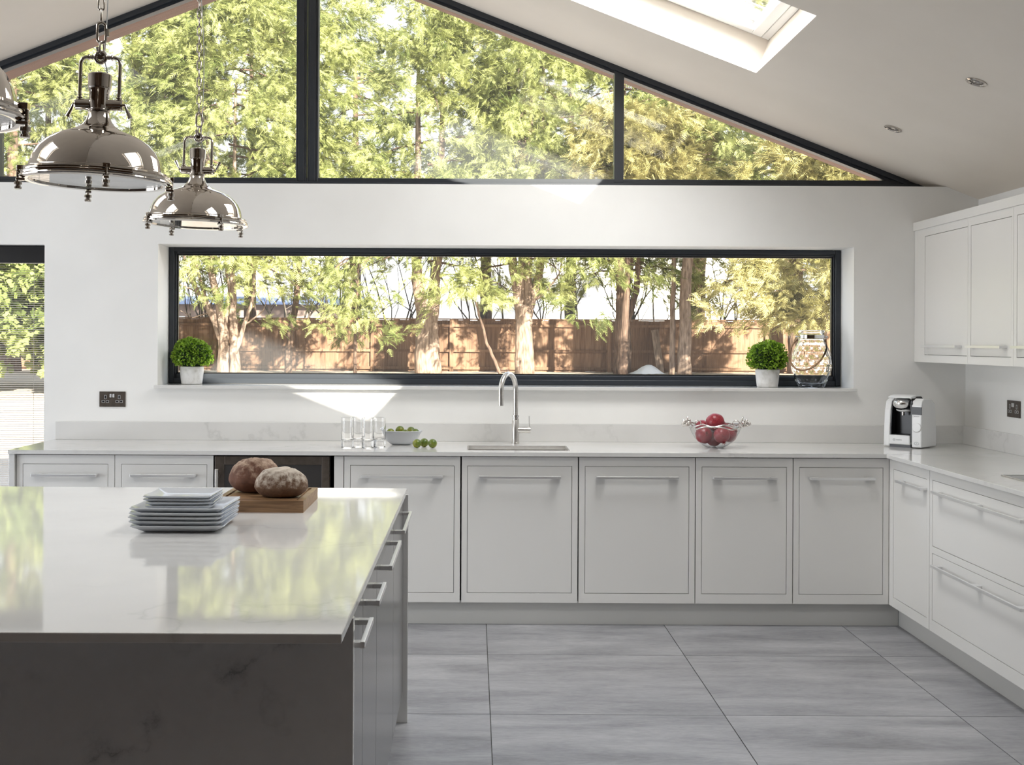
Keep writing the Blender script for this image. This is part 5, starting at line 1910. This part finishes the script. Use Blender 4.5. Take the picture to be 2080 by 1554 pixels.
# low hanging sprays in front of the fence
HANG = conifer_mesh(51, 3.6, 0.9, 1.7, 14, 6, (0.16, 0.30), 'conifer', droop=0.5, mass=0.22)
tree('young_conifer', 'light green drooping young conifer before the fence, left of centre', -3.15, 31.8, HANG, [([(0, 0.3, 0), (0.02, 0.3, 1.5), (0.1, 0.2, 3.2)], [0.05, 0.04, 0.02])], 'bark', 0.0, 1.0)
HANG2 = conifer_mesh(52, 2.6, 0.55, 1.95, 7, 5, (0.16, 0.30), 'conifer', droop=0.1, mass=0.16)
tree('young_conifer', 'small tufted leaning sapling before the fence, left of the tap', 0.0, 32.0, HANG2, [([(0.75, 0.2, 0.0), (0.35, 0.2, 0.9), (0.05, 0.1, 2.0)], [0.045, 0.04, 0.025])], 'bark', 0.0, 1.0)

# leafy hedge seen through the blind
HED = conifer_mesh(61, 3.9, 1.5, 0.75, 80, 7, (0.22, 0.36), 'laurel', droop=0.1, tmpl=LF, mass=0.36)
for i, (x, y) in enumerate(((-9.0, 26.2), (-11.2, 26.8), (-13.4, 26.0))):
    tree('laurel_shrub', ['leafy shrub seen through the right edge of the blind', 'leafy shrub in the middle of the blind', 'leafy shrub at the left end of the row behind the blind'][i], x, y, HED, [([(0, 0, 0), (0.05, 0, 0.8), (0.1, 0, 2.2)], [0.08, 0.06, 0.03]), ([(0.1, 0, 0), (0.5, 0, 0.9), (0.6, 0, 2.0)], [0.05, 0.04, 0.02]), ([(-0.1, 0, 0), (-0.5, 0, 0.8), (-0.7, 0, 2.0)], [0.05, 0.04, 0.02])], 'bark', 1.1 * i, cat='shrub')

# bare twiggy shrubs behind the fence
def twigs(seed, n, h, wdt):
    rs = random.Random(seed)
    mb = MB()
    for i in range(n):
        x = rs.uniform(-wdt, wdt)
        p = Vector((x * 0.4, rs.uniform(-0.3, 0.3), 0.9))
        pts = [p.copy()]
        d = Vector((rs.uniform(-0.45, 0.45), rs.uniform(-0.2, 0.2), 1)).normalized()
        for q in range(6):
            d = (d + Vector((rs.uniform(-0.28, 0.28), rs.uniform(-0.15, 0.15), rs.uniform(-0.1, 0.15)))).normalized()
            p = p + d * h / 6
            pts.append(p.copy())
        r0 = rs.uniform(0.015, 0.045)
        mb.tube(pts, [r0 * (1 - 0.8 * q / 6) for q in range(7)], 5, cap=False)
        for k_ in range(3):
            b_ = pts[rs.randint(2, 5)]
            e_ = Vector((rs.uniform(-0.9, 0.9), rs.uniform(-0.3, 0.3), rs.uniform(0.2, 0.9)))
            mb.tube([b_, b_ + e_ * 0.5 + Vector((0, 0, 0.05)), b_ + e_], [r0 * 0.45, r0 * 0.3, 0.004], 4, cap=False)
    return mb.mesh('bare_shrub', M['twig'], True)


TW = [twigs(1, 14, 4.0, 1.6), twigs(2, 11, 4.4, 1.8)]
for i, (x, y) in enumerate(((-8.2, 37.5), (-5.6, 38.0), (-4.0, 37.3), (-2.4, 38.4), (0.4, 38), (2.7, 38.6), (5.2, 38.2), (7.6, 38.4))):
    o = bpy.data.objects.new('bare_shrub', TW[i % 2])
    C.objects.link(o)
    o.location = (x, y, GZ - 0.4)
    o.rotation_euler = (0, 0, (i % 3 - 1) * 0.35)
    tag(o, ['leafless twiggy shrub over the fence behind the pale many-stemmed tree', 'leafless twiggy shrub over the fence behind the slender leaning tree', 'leafless twiggy shrub over the fence above the drooping young conifer', 'leafless twiggy shrub over the fence left of the forked trunk',
            'leafless twiggy shrub over the fence, left of the four-stemmed trunk', 'leafless twiggy shrub before the white house, right of the four-stemmed trunk', 'leafless twiggy shrub over the fence near the leaning plank', 'leafless twiggy shrub over the fence left of the golden conifer'][i], 'shrub', 'bare shrubs beyond the fence')

# leaning plank and white sheet by the fence
pl = MB().box(-0.11, 0.11, -0.02, 0.02, 0, 1.32).build('timber_plank', M['wood'], bevel=0.004)
pl.data.materials[0] = M['barkpale']
pl.location = (5.50, 35.45, GZ)
pl.rotation_euler = (-0.28, -0.10, 0)
tag(pl, 'pale timber plank leaning against the fence, between two trunks', 'plank')
m = MB()
n_ = 14
rs_ = random.Random(3)
vs = []
for j in range(n_ + 1):
    for i in range(n_ + 1):
        x, y = (i / n_ - 0.5) * 0.95, (j / n_ - 0.5) * 0.7
        z = max(0, 0.17 * (1 - (x / 0.475) ** 2) * (1 - (y / 0.35) ** 2)) * (1 + 0.5 * math.sin(5 * x + 1)) + rs_.uniform(0, 0.02)
        vs.append((x, y, z))
m.add(vs, [(j * (n_ + 1) + i, j * (n_ + 1) + i + 1, (j + 1) * (n_ + 1) + i + 1, (j + 1) * (n_ + 1) + i) for j in range(n_) for i in range(n_)])
o = m.build('garden_sheet', M['tarp'], smooth=True)
o.location = (4.80, 33.4, GZ + 0.02)
tag(o, 'crumpled white sheet on the ground near the leaning plank', 'sheet')

# neighbouring houses beyond the fence
hs = thing('white_house', 'white rendered house with grey windows beyond the fence, centre right', 'house', (7.2, 58, GZ))
MB().box(-7.2, 8.2, 0, 7, 0, 5.6).build('wall', M['render'], hs)
m = MB().hexa([(-7.7, -0.5, 5.6), (8.7, -0.5, 5.6), (8.7, 7.5, 5.6), (-7.7, 7.5, 5.6), (-7.7, 3.4, 8.2), (8.7, 3.4, 8.2), (8.7, 3.6, 8.2), (-7.7, 3.6, 8.2)])
m.build('roof', M['roof'], hs)
for (x, z, w_, h_) in ((-6.1, 2.9, 0.75, 1.5), (-1.75, 2.5, 1.5, 1.75), (-4.6, 2.9, 0.8, 1.5), (3.2, 2.9, 1.2, 1.5), (5.4, 2.9, 1.0, 1.5)):
    f = MB().frame(x - w_ / 2, x + w_ / 2, z, z + h_, (0.07,) * 4, -0.05, 0.03).build('window', M['pvc'], hs)
    MB().box(x - w_ / 2 + 0.07, x + w_ / 2 - 0.07, -0.02, 0.02, z + 0.07, z + h_ - 0.07).build('window_glass', M['housewin'], f)
    MB().box(x - 0.03, x + 0.03, -0.045, -0.021, z + 0.07, z + h_ - 0.07).build('glazing_bar', M['pvc'], f)
h2 = thing('brick_house', 'pinkish brick house with blue-grey roof beyond the fence at left', 'house', (-10.5, 56, GZ))
MB().box(-5.5, 4.6, 0, 7, 0, 2.55).build('wall', M['brick'], h2)
MB().hexa([(-6, -0.5, 2.55), (5.1, -0.5, 2.55), (5.1, 7.5, 2.55), (-6, 7.5, 2.55), (-6, 3.4, 3.05), (5.1, 3.4, 3.05), (5.1, 3.6, 3.05), (-6, 3.6, 3.05)]).build('roof', M['bluegrey'], h2)
for x in (-3.5, 0.0, 2.8):
    f = MB().frame(x - 0.6, x + 0.6, 0.8, 2.0, (0.07,) * 4, -0.05, 0.03).build('window', M['pvc'], h2)
    MB().box(x - 0.53, x + 0.53, -0.02, 0.02, 0.87, 1.93).build('window_glass', M['housewin'], f)
